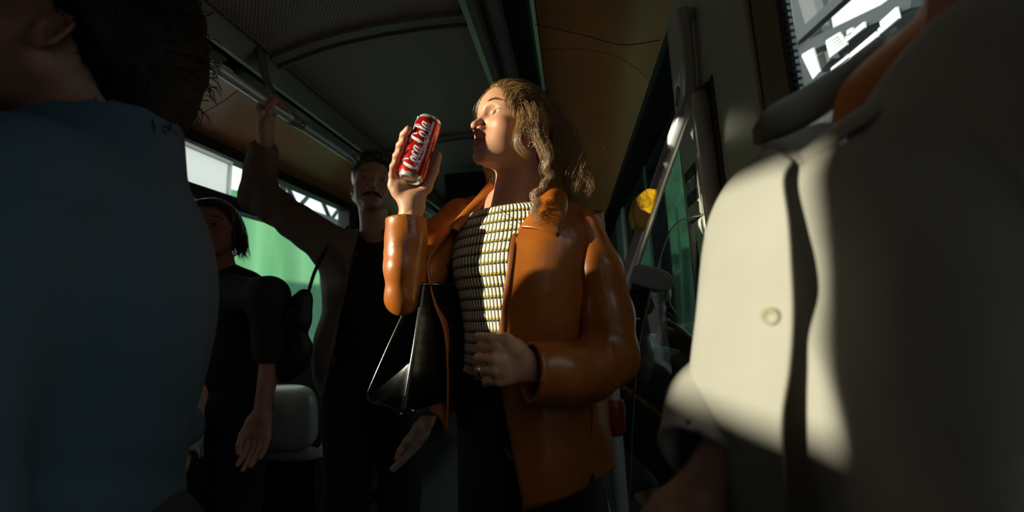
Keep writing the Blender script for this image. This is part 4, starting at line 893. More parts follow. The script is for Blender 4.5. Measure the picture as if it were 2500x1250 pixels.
Lc = cols([
    [(1312, 474, .925), (1362, 484, .925), (1410, 500, .925), (1452, 520, .935), (.075, 1.0, 1.40), bk(1.44)],
    [(1266, 562, .842), (1340, 556, .842), (1415, 566, .862), (1462, 590, .910), (.070, 1.0, 1.33), bk(1.36)],
    [(1250, 650, .815), (1330, 650, .820), (1405, 660, .850), (1455, 680, .915), (.055, 1.0, 1.25), bk(1.27)],
    [(1236, 760, .832), (1320, 760, .832), (1395, 765, .862), (1445, 770, .925), (.045, 1.01, 1.16), bk(1.17)],
    [(1229, 850, .848), (1310, 850, .842), (1388, 850, .872), (1440, 850, .935), (.045, 1.02, 1.08), bk(1.08)],
    [(1236, 960, .852), (1320, 960, .835), (1398, 960, .865), (1458, 950, .935), (.055, 1.03, .98), bk(.98)],
    [(1262, 1100, .835), (1340, 1100, .822), (1408, 1095, .862), (1460, 1080, .938), (.065, 1.04, .86), bk(.86)],
    [(1292, 1243, .815), (1350, 1226, .812), (1410, 1202, .852), (1457, 1172, .938), (.07, 1.05, .77), bk(.765)]])
Lg = sheet(Lc, 90, 90)
Rc = cols([
    [(1200, 466, .99), (1170, 476, 1.02), (1138, 490, 1.05), (-.28, 1.09, 1.42), bk(1.44)],
    [(1150, 516, .93), (1128, 520, .985), (1110, 528, 1.05), (-.30, 1.09, 1.38), bk(1.39)],
    [(1100, 562, .885), (1105, 565, .95), (1108, 570, 1.03), (-.30, 1.09, 1.33), bk(1.33)],
    [(1058, 612, .855), (1085, 615, .93), (1105, 620, 1.02), (-.29, 1.09, 1.27), bk(1.27)],
    [(1043, 652, .845), (1078, 655, .92), (1100, 660, 1.01), (-.28, 1.09, 1.23), bk(1.23)],
    [(1060, 740, .845), (1085, 740, .92), (1103, 745, 1.01), (-.27, 1.09, 1.14), bk(1.14)],
    [(1085, 812, .855), (1098, 810, .92), (1110, 815, 1.01), (-.27, 1.09, 1.06), bk(1.06)],
    [(1093, 930, .865), (1086, 930, .93), (1075, 930, 1.02), (-.28, 1.09, .95), bk(.94)],
    [(1090, 1053, .872), (1074, 1022, .93), (1052, 1000, 1.02), (-.29, 1.09, .87), bk(.80)]])
Rg = sheet(Rc, 90, 70)
def crease(G, amp, seed, k=55):
    p = [G[..., 0], G[..., 1], G[..., 2]]; du = np.gradient(G, axis=1); dv = np.gradient(G, axis=0); N = np.cross(du, dv); N /= np.linalg.norm(N, axis=-1, keepdims=True) + 1e-12
    w = wob(p, k * .6, seed) * .6 - ridge(p, k * .45, seed + 3) ** 2 * (.5 + .5 * wob(p, 14, seed + 9)); return G + N * (amp * w)[..., None]
a1 = grid(crease(Lg, .0035, 3)); a2 = grid(crease(Rg, .0035, 4))
V, Fs = join((a1[0], a1[1]), (a2[0], a2[1])); jk = solid(obj('jacket', V, Fs, m_lea, wo), .003)
# seams, pocket welt, zip
m_seam = mat('leather_seam', (.22, .06, .01), .4)
obj('pocket_welt', *tube(crom([P(1428, 955, .905), P(1432, 1000, .903), P(1440, 1050, .905), P(1447, 1072, .912)], 24) + V3(-.004, -.012, 0), np.array([[.004, .0025]] * 24), 8), m_lea, wo)
obj('pocket_welt', *tube(crom([P(1445, 955, .912), P(1450, 1000, .912), P(1449, 1040, .912), P(1446, 1068, .913)], 24) + V3(-.002, -.012, 0), np.array([[.004, .0025]] * 24), 8), m_lea, wo)
edge = Lg[14:, 0]; tp = obj('zip_tape', *tube(edge + V3(-.004, -.003, 0), np.array([[.006, .0012]] * len(edge)), 8, up=(1, 0, 0)), m_seam, wo)
ed = crom(Lg[14:, 0], 260); tee = [obox(q + V3(-.0075, -.003, 0), (1, 0, 0), (0, 1, 0), (0, 0, 1), .0016, .0012, .0008) for q in ed]
obj('zip_teeth', *join(*tee), mat('brass_teeth', (.30, .17, .06), .35, metal=1.0), tp, smooth=False)
ed = crom(Rg[8:, 0], 60); obj('front_edge_binding', *tube(ed, .0028, 8), m_lea, wo)
# collar leaves
def leaf(a, b, n=26, m=16, bulge=.01, dirn=(-.2, -1, .3)):
    A, B = crom([P(*q) for q in a], n), crom([P(*q) for q in b], n); t = np.linspace(0, 1, m)
    G = A[:, None] * (1 - t)[None, :, None] + B[:, None] * t[None, :, None] + (np.sin(t * np.pi) ** .7 * bulge)[None, :, None] * unit(dirn); return crease(G, .0015, 8)
G1 = leaf([(1268, 556, .846), (1288, 522, .868), (1310, 486, .90), (1330, 455, .945), (1330, 440, 1.0)], [(1364, 578, .832), (1372, 560, .838), (1384, 515, .870), (1384, 478, .92), (1368, 452, .99)], bulge=.016)
G2 = leaf([(1218, 462, .985), (1190, 492, .955), (1155, 528, .92), (1118, 566, .885)], [(1192, 446, .995), (1160, 484, .962), (1128, 520, .925), (1097, 556, .885)], bulge=.012)
q1, q2 = grid(G1), grid(G2)
cl_ = solid(obj('collar', q1[0], q1[1], m_lea, wo), .0035); solid(obj('collar', q2[0], q2[1], m_lea, wo), .0035)
for q in (G1[:, -2] + V3(0, -.002, 0), G1[1, :] + V3(0, -.002, .001), G2[:, -2] + V3(0, -.002, 0)): obj('collar_stitch', *tube(q, .0011, 6), m_seam, cl_)
# sleeves
def sleeve(pts, rad, cuff_dir, open_len, seed, wr=.004, h=.0045):
    pts = [np.asarray(p, float) for p in pts]
    def f(p):
        d = None; s_at = 0
        for (a, b, ra, rb) in zip(pts[:-1], pts[1:], rad[:-1], rad[1:]):
            e = cap(p, a, b, ra, rb); d = e if d is None else smin(d, e, .022)
        el = pts[len(pts) // 2]; de = np.sqrt(sum((p[i] - el[i]) ** 2 for i in range(3)))
        ax = unit(pts[-1] - pts[len(pts) // 2]); s = sum((p[i] - el[i]) * ax[i] for i in range(3))
        pq = [p[i] + .9 * s * ax[i] for i in range(3)]
        d = d - wr * ridge(pq, 26, seed) ** 2 * (.35 + np.exp(-(de / .11) ** 2)) + wr * .5 * wob(p, 30, seed + 1)
        e_ = pts[-1] + unit(cuff_dir) * .0; cut = sum((p[i] - e_[i]) * unit(cuff_dir)[i] for i in range(3)); rc_ = np.sqrt(sum((p[i] - e_[i]) ** 2 for i in range(3))); d = np.maximum(d, np.where(rc_ < .10, cut, -1))
        inner = cap(p, pts[-1] - unit(cuff_dir) * open_len, pts[-1] + unit(cuff_dir) * .05, rad[-1] - .011, rad[-1] - .009); return np.maximum(d, -inner)
    A = np.array(pts); return surf(f, A.min(0) - max(rad) - .02, A.max(0) + max(rad) + .02, h)
sl = sleeve([P(1424, 562, .925), P(1458, 660, .905), P(1480, 770, .905), P(1490, 868, .895), P(1435, 905, .850), P(1365, 912, .805), P(1292, 908, .775)], [.048, .054, .057, .058, .058, .058, .060], P(1292, 908, .775) - P(1365, 912, .805), .07, 21, .0040)
obj('sleeve', *sl, m_lea, wo)
sr = sleeve([P(1125, 535, 1.03), P(1078, 585, .985), P(1030, 665, .90), P(982, 728, .825), P(985, 650, .815), P(991, 590, .818), P(992, 538, .824)], [.058, .058, .052, .034, .039, .042, .0465], P(992, 538, .824) - P(991, 600, .818), .06, 31, .0028, .004)
obj('sleeve', *sr, m_lea, wo)
arm = [P(1453, 522, .905), P(1440, 560, .88), P(1428, 600, .868), P(1420, 640, .87)]
obj('armhole_seam', *tube(crom(arm, 20), .003, 8), m_lea, wo)
obj('cuff_stitch', *tube([P(992, 560, .821) + .046 * (math.cos(t) * V3(1, 0, 0) + math.sin(t) * V3(0, 1, 0)) for t in np.linspace(0, 6.283, 30)], .0009, 5), m_seam, wo)
# fine necklace
obj('necklace', *tube(crom([P(1212, 488, .93), P(1222, 512, .865), P(1243, 545, .83), P(1262, 553, .832)], 30), .0006, 5), m_silver, wo)
# ------------------------------------------------------------------ drink can
R_ = .0300; L_ = .157
cn = empty('drink_can', CB, 'slim red drink can with white script lettering held up in a hand', 'can')
m_alu = mat('aluminium', (.80, .79, .77), .30, metal=.75); m_redc = mat('red_can_lacquer', (.50, .008, .008), .26, metal=.35, coat=.8); m_wht = mat('can_white', (.86, .87, .90), .3, metal=.15, coat=.5)
CREF = CC
def clathe(prof, seg=64): return lathe(prof, CB, CAX, seg, ref=CREF)
obj('can_body', *clathe([(R_ - .0022, .0075), (R_, .0125), (R_, L_ - .014), (R_ - .0012, L_ - .0105), (R_ - .0026, L_ - .0085)]), m_redc, cn)
obj('base', *clathe([(.0, .0095), (.010, .0082), (.0165, .0048), (.0195, .0012), (.0205, 0), (.0218, .0002), (.0232, .0018), (.0258, .0060), (R_ - .0022, .0085)]), m_alu, cn)
ld = obj('lid', *clathe([(R_ - .0026, L_ - .0088), (.0258, L_ - .0055), (.0252, L_ - .0040), (.0262, L_ - .0015), (.0260, L_), (.0248, L_), (.0242, L_ - .004), (.0225, L_ - .0055), (0.0, L_ - .0045)]), m_alu, cn)
obj('pull_tab', *obox(CB + CAX * (L_ - .003) + CC * .004, CC, CE, CAX, .010, .006, .0008), m_alu, ld)
# flat print wrapped on the cylinder: s = along axis from base, t = across towards the reader's left (top of the letters)
PHI0 = -6.0   # direction of the lettering's middle line
def onc(s, t, dr=.00018):
    a = math.radians(PHI0) - np.asarray(t) / R_; s = np.asarray(s); return CB + s[..., None] * CAX + (R_ + dr) * (np.cos(a)[..., None] * CC + np.sin(a)[..., None] * CE)
def pen(ctrl, w, n=60):
    """calligraphic stroke: ctrl points (s,t), widths w (k,)"""
    c = crom(ctrl, n); ww = crom(np.asarray(w, float), n)[:, 0]; T = np.gradient(c, axis=0); T /= np.linalg.norm(T, axis=1)[:, None] + 1e-12; N = np.c_[-T[:, 1], T[:, 0]]
    A = c + N * ww[:, None] / 2; B = c - N * ww[:, None] / 2; G = np.stack([onc(A[:, 0], A[:, 1]), onc((A[:, 0] + B[:, 0]) / 2, (A[:, 1] + B[:, 1]) / 2, .0002), onc(B[:, 0], B[:, 1])], 1); V, Fq, _ = grid(G); return V, Fq
u = .001
ink = []
sl_ = .32
def st_(pts, w, x0, y0=-6.5, n=60): ink.append(pen([((x0 * 1.07 + 3 + (x + sl_ * y) * 1.15) * u, (y0 + y * 1.85) * u) for x, y in pts], np.array(w) * u * 1.55, n))
# capital C with swash and ball end, o c a, hyphen-like link, capital C, o l a
def bigC(x):
    st_([(11.5, 14.5), (10.8, 18.5), (7.5, 20.5), (3.0, 17), (-.5, 10), (-1.2, 4), (1.5, .2), (6, .2), (9, 2.2)], [2.2, 1.0, 1.2, 3.2, 4.4, 4.0, 2.6, 1.4, .8], x)
    st_([(11.5, 14.6), (12.6, 13.6), (12.2, 12.4), (11.2, 12.6)], [1.2, 2.2, 2.2, 1.0], x)
def o_(x):
    st_([(4.2, 10.2), (1.0, 8.8), (-1.2, 5), (-.4, 1.2), (2.4, .2), (5.4, 2.8), (6.2, 7), (4.4, 10.2), (2.8, 9.0), (4.0, 7.0), (7.5, 8.2), (9.2, 9.4)], [1.4, 2.4, 3.0, 2.4, 1.4, 2.2, 2.8, 1.2, .7, .6, .8, .7], x, n=90)
def c_(x):
    st_([(6.2, 8.2), (5.0, 10.4), (2.4, 10.0), (-.6, 6.4), (-.8, 2.2), (1.8, .1), (5.0, 1.4), (7.6, 4.0)], [2.4, 1.4, 1.6, 3.0, 3.0, 1.8, 1.0, .8], x)
def a_(x):
    st_([(6.4, 8.8), (4.2, 10.3), (1.4, 9.0), (-1.0, 5), (-.6, 1.4), (1.8, .2), (4.8, 3.6), (7.0, 9.4)], [1.0, 1.4, 2.2, 3.0, 2.6, 1.4, .8, 1.2], x); st_([(7.6, 10.6), (6.4, 6), (5.8, 2.2), (7.2, .3), (9.6, 1.8), (11.6, 4.4)], [2.6, 2.8, 2.6, 1.6, .9, .8], x)
def l_(x):
    st_([(-2, 3.4), (2.6, 9), (6.0, 15.5), (5.2, 20.0), (2.6, 19.0), (.6, 12), (-.4, 5), (.8, .6), (3.4, .8), (5.6, 3.2)], [.7, .8, 1.0, 1.0, 1.6, 2.8, 3.0, 2.2, 1.0, .8], x, n=80)
bigC(13); o_(28); c_(40.5); a_(51); bigC(74); o_(88); l_(102.5); a_(110)
st_([(84, -0), (60, .0)], [1, 1], 0) if False else None
# long tail of the first C running under the word, and looped swash of the second C over the top
st_([(9, 2.2), (14, 1.0), (19, -2.0), (22, -3.2)], [.8, 1.2, 1.6, .8], 13)
st_([(80.0, 20.5), (88, 21.5), (100, 22.4), (112, 24.6), (121, 25.4), (126, 22.6), (122, 19.8), (116, 21)], [1.4, 2.0, 2.4, 2.8, 2.6, 2.2, 1.4, .8], -6, n=90)
st_([(63, 6.5), (67, 7.0), (72, 8.6)], [1.4, 2.0, 1.0], 0)
V, Fs = join(*ink); lt = obj('script_lettering', V, Fs, m_wht, cn); lt['label'] = 'white flowing script lettering'
# ribbon under the lettering
def ribmat():
    m = bpy.data.materials.new('speckled_ribbon'); m.use_nodes = True; nt = m.node_tree; n = nt.nodes; b = n['Principled BSDF']; b.inputs['Roughness'].default_value = .3; b.inputs['Coat Weight'].default_value = .5
    tc = n.new('ShaderNodeTexCoord'); t = n.new('ShaderNodeTexNoise'); t.inputs['Scale'].default_value = 900; nt.links.new(tc.outputs['Object'], t.inputs[0]); t2 = n.new('ShaderNodeTexNoise'); t2.inputs['Scale'].default_value = 55; nt.links.new(tc.outputs['Object'], t2.inputs[0])
    a = n.new('ShaderNodeMath'); a.operation = 'ADD'; nt.links.new(t.outputs['Fac'], a.inputs[0]); s = n.new('ShaderNodeMath'); s.operation = 'MULTIPLY_ADD'; s.inputs[1].default_value = 1.6; s.inputs[2].default_value = -.8; nt.links.new(t2.outputs['Fac'], s.inputs[0]); nt.links.new(s.outputs[0], a.inputs[1])
    c = n.new('ShaderNodeValToRGB'); c.color_ramp.elements[0].position = .44; c.color_ramp.elements[0].color = (.80, .86, .95, 1); c.color_ramp.elements[1].position = .56; c.color_ramp.elements[1].color = (.80, .16, .26, 1); nt.links.new(a.outputs[0], c.inputs[0]); nt.links.new(c.outputs[0], b.inputs['Base Color']); return m
rb_s = np.linspace(.013, .128, 70)
top = crom([(.013, -8.0), (.03, -8.4), (.05, -10.4), (.062, -11.0), (.075, -8.4), (.1, -8.6), (.142, -9.0)], 70); bot_ = crom([(.013, -13.4), (.03, -14.0), (.05, -15.2), (.062, -15.8), (.09, -15.6), (.11, -15.4), (.142, -15.0)], 70)
G = np.stack([onc(top[:, 0], (top[:, 1] * (1 - k) + bot_[:, 1] * k) * u, .00012) for k in np.linspace(0, 1, 6)], 1); V, Fq, _ = grid(G); obj('ribbon', V, Fq, ribmat(), cn)
Wt, Ft, V0 = text3d('t', 'ORIGINAL TASTE', .0078, (0, 0, 0), (1, 0, 0), (0, 1, 0), None, None, True, 1.25)
V = onc(.084 + V0[:, 0] * 1.0, -.0262 + V0[:, 1] * .85, .0002); obj('small_lettering', V, Ft, m_wht, cn, smooth=False)

# ------------------------------------------------------------------ handbag
hbg = empty('handbag', P(960, 985, .80), 'glossy black patent handbag hanging below the raised forearm', 'bag')
m_pat = mat('black_patent', (.006, .006, .0065), .20, coat=.25, bump=(18, .06), spec=.35); m_patr = mat('patent_piping', (.03, .03, .03), .16, coat=1.0, spec=1.0)
A1, A2, B1, B2 = P(1019, 694, .835), P(1034, 694, .822), P(897, 962, .815), P(986, 1003, .775)
Lb = V3(.085, .20, .0); Bm = P(935, 990, .79)
def bagring(a, k): return a + Lb * k
loopa = []
for k in np.linspace(0, 1, 14):
    sag = .012 * math.sin(k * math.pi); o = Lb * k
    r = crom([A1 + o, (A1 * .5 + B1 * .5) + o + V3(-.004, 0, -.004), B1 + o, Bm + o + V3(0, 0, -.004 - sag), B2 + o, (A2 * .5 + B2 * .5) + o + V3(.003, -.004, 0), A2 + o], 49); loopa.append(r)
G = np.array(loopa); V, Fq, _ = grid(G)
e0 = np.vstack([loopa[0], loopa[0].mean(0)]); nlo = len(loopa[0]); fe = np.stack([np.arange(nlo - 1), np.arange(1, nlo), np.full(nlo - 1, nlo)], 1)
dent = loopa[0].mean(0) + V3(.012, .045, 0); e0[-1] = dent
e1 = np.vstack([loopa[-1], loopa[-1].mean(0)])
obj('shell', *join((V, Fq), (e0, fe), (e1, fe[:, ::-1])), m_pat, hbg)
obj('gusset_piping', *tube(crom([A1, (A1 + B1) / 2 + V3(-.004, 0, -.004), B1], 40), .0030, 10), m_patr, hbg); obj('gusset_piping', *tube(crom([A2, (A2 + B2) / 2 + V3(.003, -.004, 0), B2], 40), np.linspace(.0042, .0052, 40), 10), m_patr, hbg)
obj('base_piping', *tube(crom([B1, P(905, 982, .805), P(940, 988, .79), P(965, 1000, .78), B2], 40), .0018, 8), m_patr, hbg)
obj('top_closure', *tube(np.array([(A1 + A2) / 2, (A1 + A2) / 2 + Lb]), .006, 10), m_patr, hbg)
for k in (.25, .75):
    c = (A1 + A2) / 2 + Lb * k
obj('handle', *tube(crom([(A1 + A2) / 2 + Lb * .2, (A1 + A2) / 2 + Lb * .3 + V3(-.0, .0, .045), (A1 + A2) / 2 + Lb * .7 + V3(0, 0, .045), (A1 + A2) / 2 + Lb * .8], 24), .004, 8), m_patr, hbg)
obj('base_stud', *lathe([(0, -.004), (.004, -.003), (.005, 0)], B2 + V3(.012, .02, -.004), (0, 0, 1), 12), m_silver, hbg)
# ------------------------------------------------------------------ other passengers
def put_head(pe, HR, HO, o, iris=(.08, .05, .03), h=.003, look=None, more=()):
    """head + extra skin meshes joined into one body"""
    v, f, c = head_mesh(o, h); sk = np.array(o['skin']); ms = [(xf(v, HR, HO), f)]; cc = [c]
    for q in more: ms.append(q); cc.append(np.tile(sk, (len(q[0]), 1)))
    V, Fs = join(*ms); obj('body', V, Fs, m_skin, pe, col=np.vstack(cc))
    for s in (-1, 1):
        e = eye_mesh((s * .032, .0645, .018), look or (0, 1, 0), iris=iris, seg=20); obj('eye', xf(e[0], HR, HO), e[1], m_eye, pe, col=e[2])
def brow(pe, HR, HO, m, w=.0012, k=4):
    for s in (-1, 1):
        bs = []
        g = crom([(s * .011, .0915, .040), (s * .026, .0920, .0445), (s * .042, .0835, .045), (s * .055, .0690, .040)], 40)
        for i in range(40):
            for _ in range(k):
                o = g[i] + RNG.normal(0, w, 3); d = V3(s * .7, -.15, .5 - i / 40 * .9); bs.append(crom([o - V3(0, .0015, 0), o + d * .003 + V3(0, .001, 0), o + d * .007], 4))
        V, Fq = strands(np.array(bs), .00035); obj('eyebrow', xf(V, HR, HO), Fq, m, pe)
def hcap(thick, front, side, back, seed, rough=.004, grow=()):
    def f(p):
        x, y, z = p; ax = np.abs(x); d = smin(ell(p, (0, -.008, .045), (.0745, .098, .085)), ell(p, (0, .03, .05), (.060, .062, .058)), .03); d = smin(d, ell(p, (0, -.025, -.02), (.062, .075, .06)), .03)
        t = np.clip((y + .075) / .075, 0, 1); hl = np.where(y > 0, side + (front - 7 * np.maximum(ax - .02, 0) ** 2 - side) * np.clip(y / .075, 0, 1) ** 1.3, back + (side - back) * t ** 1.1)
        tk = thick * np.clip((z - hl) / .04, .25, 1); d = d - tk + rough * wob(p, 75, seed) + rough * .5 * wob(p, 190, seed + 1)
        d = smax(d, (hl - z) * .75, .008)
        for c, r, k in grow: d = smin(d, ell(p, c, r) + rough * wob(p, 90, seed + 4), k)
        return d
    return f
def relaxed_hand(w, dirn, palm_n, thumb_side, L=.085, curl=.5, h=.003, fr=.0085):
    """hanging hand: dirn = towards the fingers, palm_n = towards where the fingers curl, thumb_side = unit towards the thumb"""
    d, n, t = unit(dirn), unit(palm_n), unit(thumb_side); w = np.asarray(w, float)
    mc = [w + d * (L - .006 * abs(i - 1)) + t * (.030 - .020 * i) for i in range(4)]; ln = [.078, .086, .080, .062]; fg = []
    for i in range(4):
        a1, a2, a3 = curl * .7, curl * 1.5, curl * 2.0; v1 = d * math.cos(a1) + n * math.sin(a1); v2 = d * math.cos(a2) + n * math.sin(a2); v3 = d * math.cos(a3) + n * math.sin(a3)
        p1 = mc[i] + v1 * ln[i] * .46; p2 = p1 + v2 * ln[i] * .30; fg.append([p1, p2, p2 + v3 * ln[i] * .24])
    c0 = w + d * .022 + t * .026 + n * .008; th = [c0, c0 + d * .038 + t * .016 + n * .012, c0 + d * .064 + t * .018 + n * .02, c0 + d * .088 + t * .014 + n * .024]
    return hand_mesh(w, -d, mc, fg, th, rw=.027, pn=n, h=h, fr=fr)
def cloth(fn, lo, hi, h, amp, seed, k=28, k2=70): return surf(lambda p: fn(p) + amp * wob(p, k, seed) + amp * .4 * wob(p, k2, seed + 1), lo, hi, h)
def legs(p, c, f, zhip, w=.09, r=(.095, .07, .06), foot=.06):
    rt = np.array((f[1], -f[0])); d = ell(p, (c[0], c[1], zhip), (.17, .13, .13))
    for s in (-1, 1):
        x, y = c[0] + rt[0] * w * s, c[1] + rt[1] * w * s; d = smin(d, cap(p, (x, y, zhip - .04), (x, y, .48), r[0], r[1]), .04); d = smin(d, cap(p, (x, y, .48), (x, y, .10), r[1], r[2]), .03)
    return d
def shoes(pe, c, f, m, w=.09, L=.25):
    rt = np.array((f[1], -f[0]))
    for s in (-1, 1):
        b = V3(c[0] + rt[0] * w * s, c[1] + rt[1] * w * s, 0); fw = V3(f[0], f[1], 0)
        g = lambda p, b=b, fw=fw: np.maximum(smin(cap(p, b + fw * (L * .62) + V3(0, 0, .035), b - fw * .05 + V3(0, 0, .045), .042, .045), cap(p, b + V3(0, 0, .05), b + V3(0, 0, .12), .045, .048), .03), .002 - p[2])
        V, Fq = surf(g, b - .25 * np.array((1, 1, 0)) - V3(0, 0, .02), b + V3(.25, .25, .2), .009); obj('shoe', V, Fq, m, pe)
m_blk = mat('black_shirt_cloth', (.010, .011, .012), .8); m_shoe = mat('dark_shoe', (.012, .012, .012), .45)

# ---------------------------------------------- man with moustache
f2 = unit((.45, -.89)); c2 = np.array((-.80, 1.50)); r2 = np.array((f2[1], -f2[0]))
mn = empty('person', (c2[0], c2[1], 0), 'moustached person in beige jacket and black shirt gripping the overhead rail', 'person')
HR2 = hframe(-30, 4, 3.5); HO2 = np.array((-.792, 1.452, 1.672)); NB2 = V3(c2[0] + .01, c2[1] + .0, 1.47)
sk2 = (.56, .33, .25)
hand_c = V3(-1.0, 1.155, 1.90); wr2 = V3(-1.045, 1.165, 1.815); el2 = P(632, 478, 1.30); sh2 = V3(c2[0] + r2[0] * .185, c2[1] + r2[1] * .185, 1.455)
# gripping hand round the rail (axis Y)
def rp_(y, deg, r): a = math.radians(deg); return V3(-1.0 + r * math.sin(a), y, 1.90 + r * math.cos(a))
mg = [rp_(1.12 + .021 * i, -105, .036) for i in range(4)]; fgr = [[rp_(1.12 + .021 * i, -35, .031), rp_(1.12 + .021 * i, 35, .029), rp_(1.12 + .021 * i, 90, .028)] for i in range(4)]
thg = [rp_(1.13, -150, .045), rp_(1.112, 170, .038), rp_(1.105, 130, .031), rp_(1.108, 85, .029)]
gh = hand_mesh(wr2, unit(el2 - wr2), mg, fgr, thg, rw=.029, pn=(.8, 0, .4), h=.003, fr=.0088)
wl2 = P(1046, 1020, 1.36); dh = unit(P(1008, 1110, 1.33) - wl2)
hh2 = relaxed_hand(wl2, dh, (-.5, -.3, -.1), (-.3, -.9, .0), curl=.45)
def arms2(p):
    d = cap(p, sh2, el2, .045, .036); d = smin(d, cap(p, el2, wr2, .036, .027), .02); s_ = V3(c2[0] - r2[0] * .18, c2[1] - r2[1] * .18, 1.45); e_ = P(1062, 800, 1.50)
    d = smin(d, cap(p, s_, e_, .045, .036), .04); d = smin(d, cap(p, e_, wl2, .036, .027), .02); d = smin(d, ell(p, (c2[0], c2[1] + .02, 1.25), (.15, .10, .26)), .05); return d
at = surf(arms2, (-1.4, .95, .7), (-.3, 1.8, 2.0), .012)
put_head(mn, HR2, HO2, dict(neck_to=il(NB2, HR2, HO2), neck_r=(.056, .062), skin=sk2, jaw=1.12, chin=1.15, nose=1.08, open=.0048, stubble=.35, lash=.3, extra=[(il(NB2, HR2, HO2), il(NB2 + V3(0, .01, -.06), HR2, HO2), .06, .085, .05)]), more=(gh, hh2, at))
m_h2 = hair_mat('brown_short_hair', (.06, .035, .02), .4)
brow(mn, HR2, HO2, m_h2)
cv, cf = surf(hcap(.010, .082, .012, -.05, 41, .003, grow=[((.0, .03, .125), (.062, .062, .022), .02), ((.03, .07, .105), (.03, .022, .018), .015)]), (-.11, -.14, -.1), (.11, .13, .17), .0035)
ss = []
for k in range(420):
    a = RNG.uniform(0, 6.283); e = math.acos(RNG.uniform(.15, 1)); n = V3(math.sin(e) * math.cos(a), math.sin(e) * math.sin(a), math.cos(e)); o = V3(0, -.0, .045) + n * V3(.078, .1, .088)
    if o[1] > .06 and o[2] < .09: continue
    d = unit(V3(.5 + RNG.normal(0, .3), .55 * (1 if o[1] > 0 else -.8), .45 * n[2]) + n * .5); ss.append(crom([o, o + d * .018 + n * .006, o + d * .036 + n * .004, o + d * .052 - n * .004], 7))
V, Fs = join((cv, cf), strands(np.array(ss), .0009)); obj('hair', xf(V, HR2, HO2), Fs, m_h2, mn)
ms_ = []
for k in range(420):
    x = RNG.uniform(-.030, .030); s = 1 if x > 0 else -1; z = -.042 - .16 * abs(x) - RNG.uniform(-.004, .004) - (.006 if abs(x) > .02 else 0); y = .0955 - 9 * x * x; o = V3(x, y, z)
    ms_.append(crom([o - V3(0, .003, 0), o + V3(s * .004, .0025, -.004), o + V3(s * .009, .001, -.010)], 5))
V, Fq = strands(np.array(ms_), .0005); obj('moustache', xf(V, HR2, HO2), Fq, m_h2, mn)
def sh2f(p):
    d = ell(p, (c2[0], c2[1] + .01, 1.30), (.20, .135, .20)); d = smin(d, ell(p, (c2[0], c2[1] + .01, 1.06), (.185, .13, .22)), .08); d = smin(d, cap(p, V3(c2[0] + r2[0] * .14, c2[1] + r2[1] * .14, 1.43), V3(c2[0] - r2[0] * .14, c2[1] - r2[1] * .14, 1.43), .065, .065), .06)
    d = smin(d, cap(p, NB2 - V3(0, 0, .08), NB2 + V3(0, 0, .015), .085, .066), .03); return np.maximum(d, -cap(p, NB2 + V3(.005, -.02, -.03), NB2 + V3(.01, -.05, .12), .056, .09))
V, Fq = cloth(sh2f, (-1.1, 1.25, .82), (-.5, 1.8, 1.56), .0075, .003, 51); obj('shirt', V, Fq, m_blk, mn)
m_btn = mat('shirt_button', (.10, .10, .10), .3)
for q in [(886, 578), (870, 621), (853, 670), (837, 729), (822, 788)]:
    w = ray(*q); t_ = np.linspace(1.1, 1.7, 600); pp = CAM[None] + w[None] * (t_ / w[1])[:, None]; dd = sh2f([pp[:, 0], pp[:, 1], pp[:, 2]]); k = int(np.argmax(dd < .002)); b = pp[k]
    obj('button', *lathe([(0, .003), (.0055, .003), (.0065, .001), (.0065, -.004)], b, unit(CAM - b), 14), m_btn, mn)
def tr2(p): return legs(p, c2, f2, .93, .095, (.10, .078, .068))
V, Fq = cloth(tr2, (-1.1, 1.2, .05), (-.5, 1.8, 1.1), .012, .003, 52); obj('trousers', V, Fq, mat('black_trousers', (.009, .0095, .010), .85), mn); shoes(mn, c2, f2, m_shoe)
def jk2(p):
    d = smin(sh2f([p[0], p[1], p[2]]) - .030, ell(p, (c2[0] + r2[0] * .10, c2[1] + r2[1] * .10, 1.0), (.13, .13, .2)), .05)
    q = [(p[0] - c2[0]) * f2[0] + (p[1] - c2[1]) * f2[1], (p[0] - c2[0]) * r2[0] + (p[1] - c2[1]) * r2[1]]   # forward, own right
    wdg = np.maximum(np.abs(q[1] - .015) - (.045 + .40 * np.clip(1.50 - p[2], 0, 1) * .45), -q[0] + .02)
    d = np.maximum(d, -wdg); d = np.maximum(d, .80 - p[2]); d = np.maximum(d, p[2] - 1.50)
    s_ = V3(c2[0] - r2[0] * .19, c2[1] - r2[1] * .19, 1.44); e_ = P(1062, 800, 1.50)
    d = smin(d, cap(p, sh2 - V3(0, 0, .0), el2, .082, .066), .035); d = smin(d, cap(p, el2, wr2 + (el2 - wr2) * .28, .066, .050), .025)
    d = smin(d, cap(p, s_, e_, .078, .062), .035); d = smin(d, cap(p, e_, wl2 + (e_ - wl2) * .12, .062, .050), .025)
    fold = .006 * np.sin(80 * (p[2] * .6 - p[0] * .8) + 3 * wob(p, 15, 9)) * np.exp(-((p[0] - el2[0]) ** 2 + (p[1] - el2[1]) ** 2 + (p[2] - el2[2]) ** 2) / .03)
    return d + fold
V, Fq = cloth(jk2, (-1.45, 1.0, .75), (-.35, 1.85, 2.0), .0085, .004, 53); obj('jacket', V, Fq, mat('beige_twill', (.17, .125, .095), .8, bump=(400, .1)), mn)
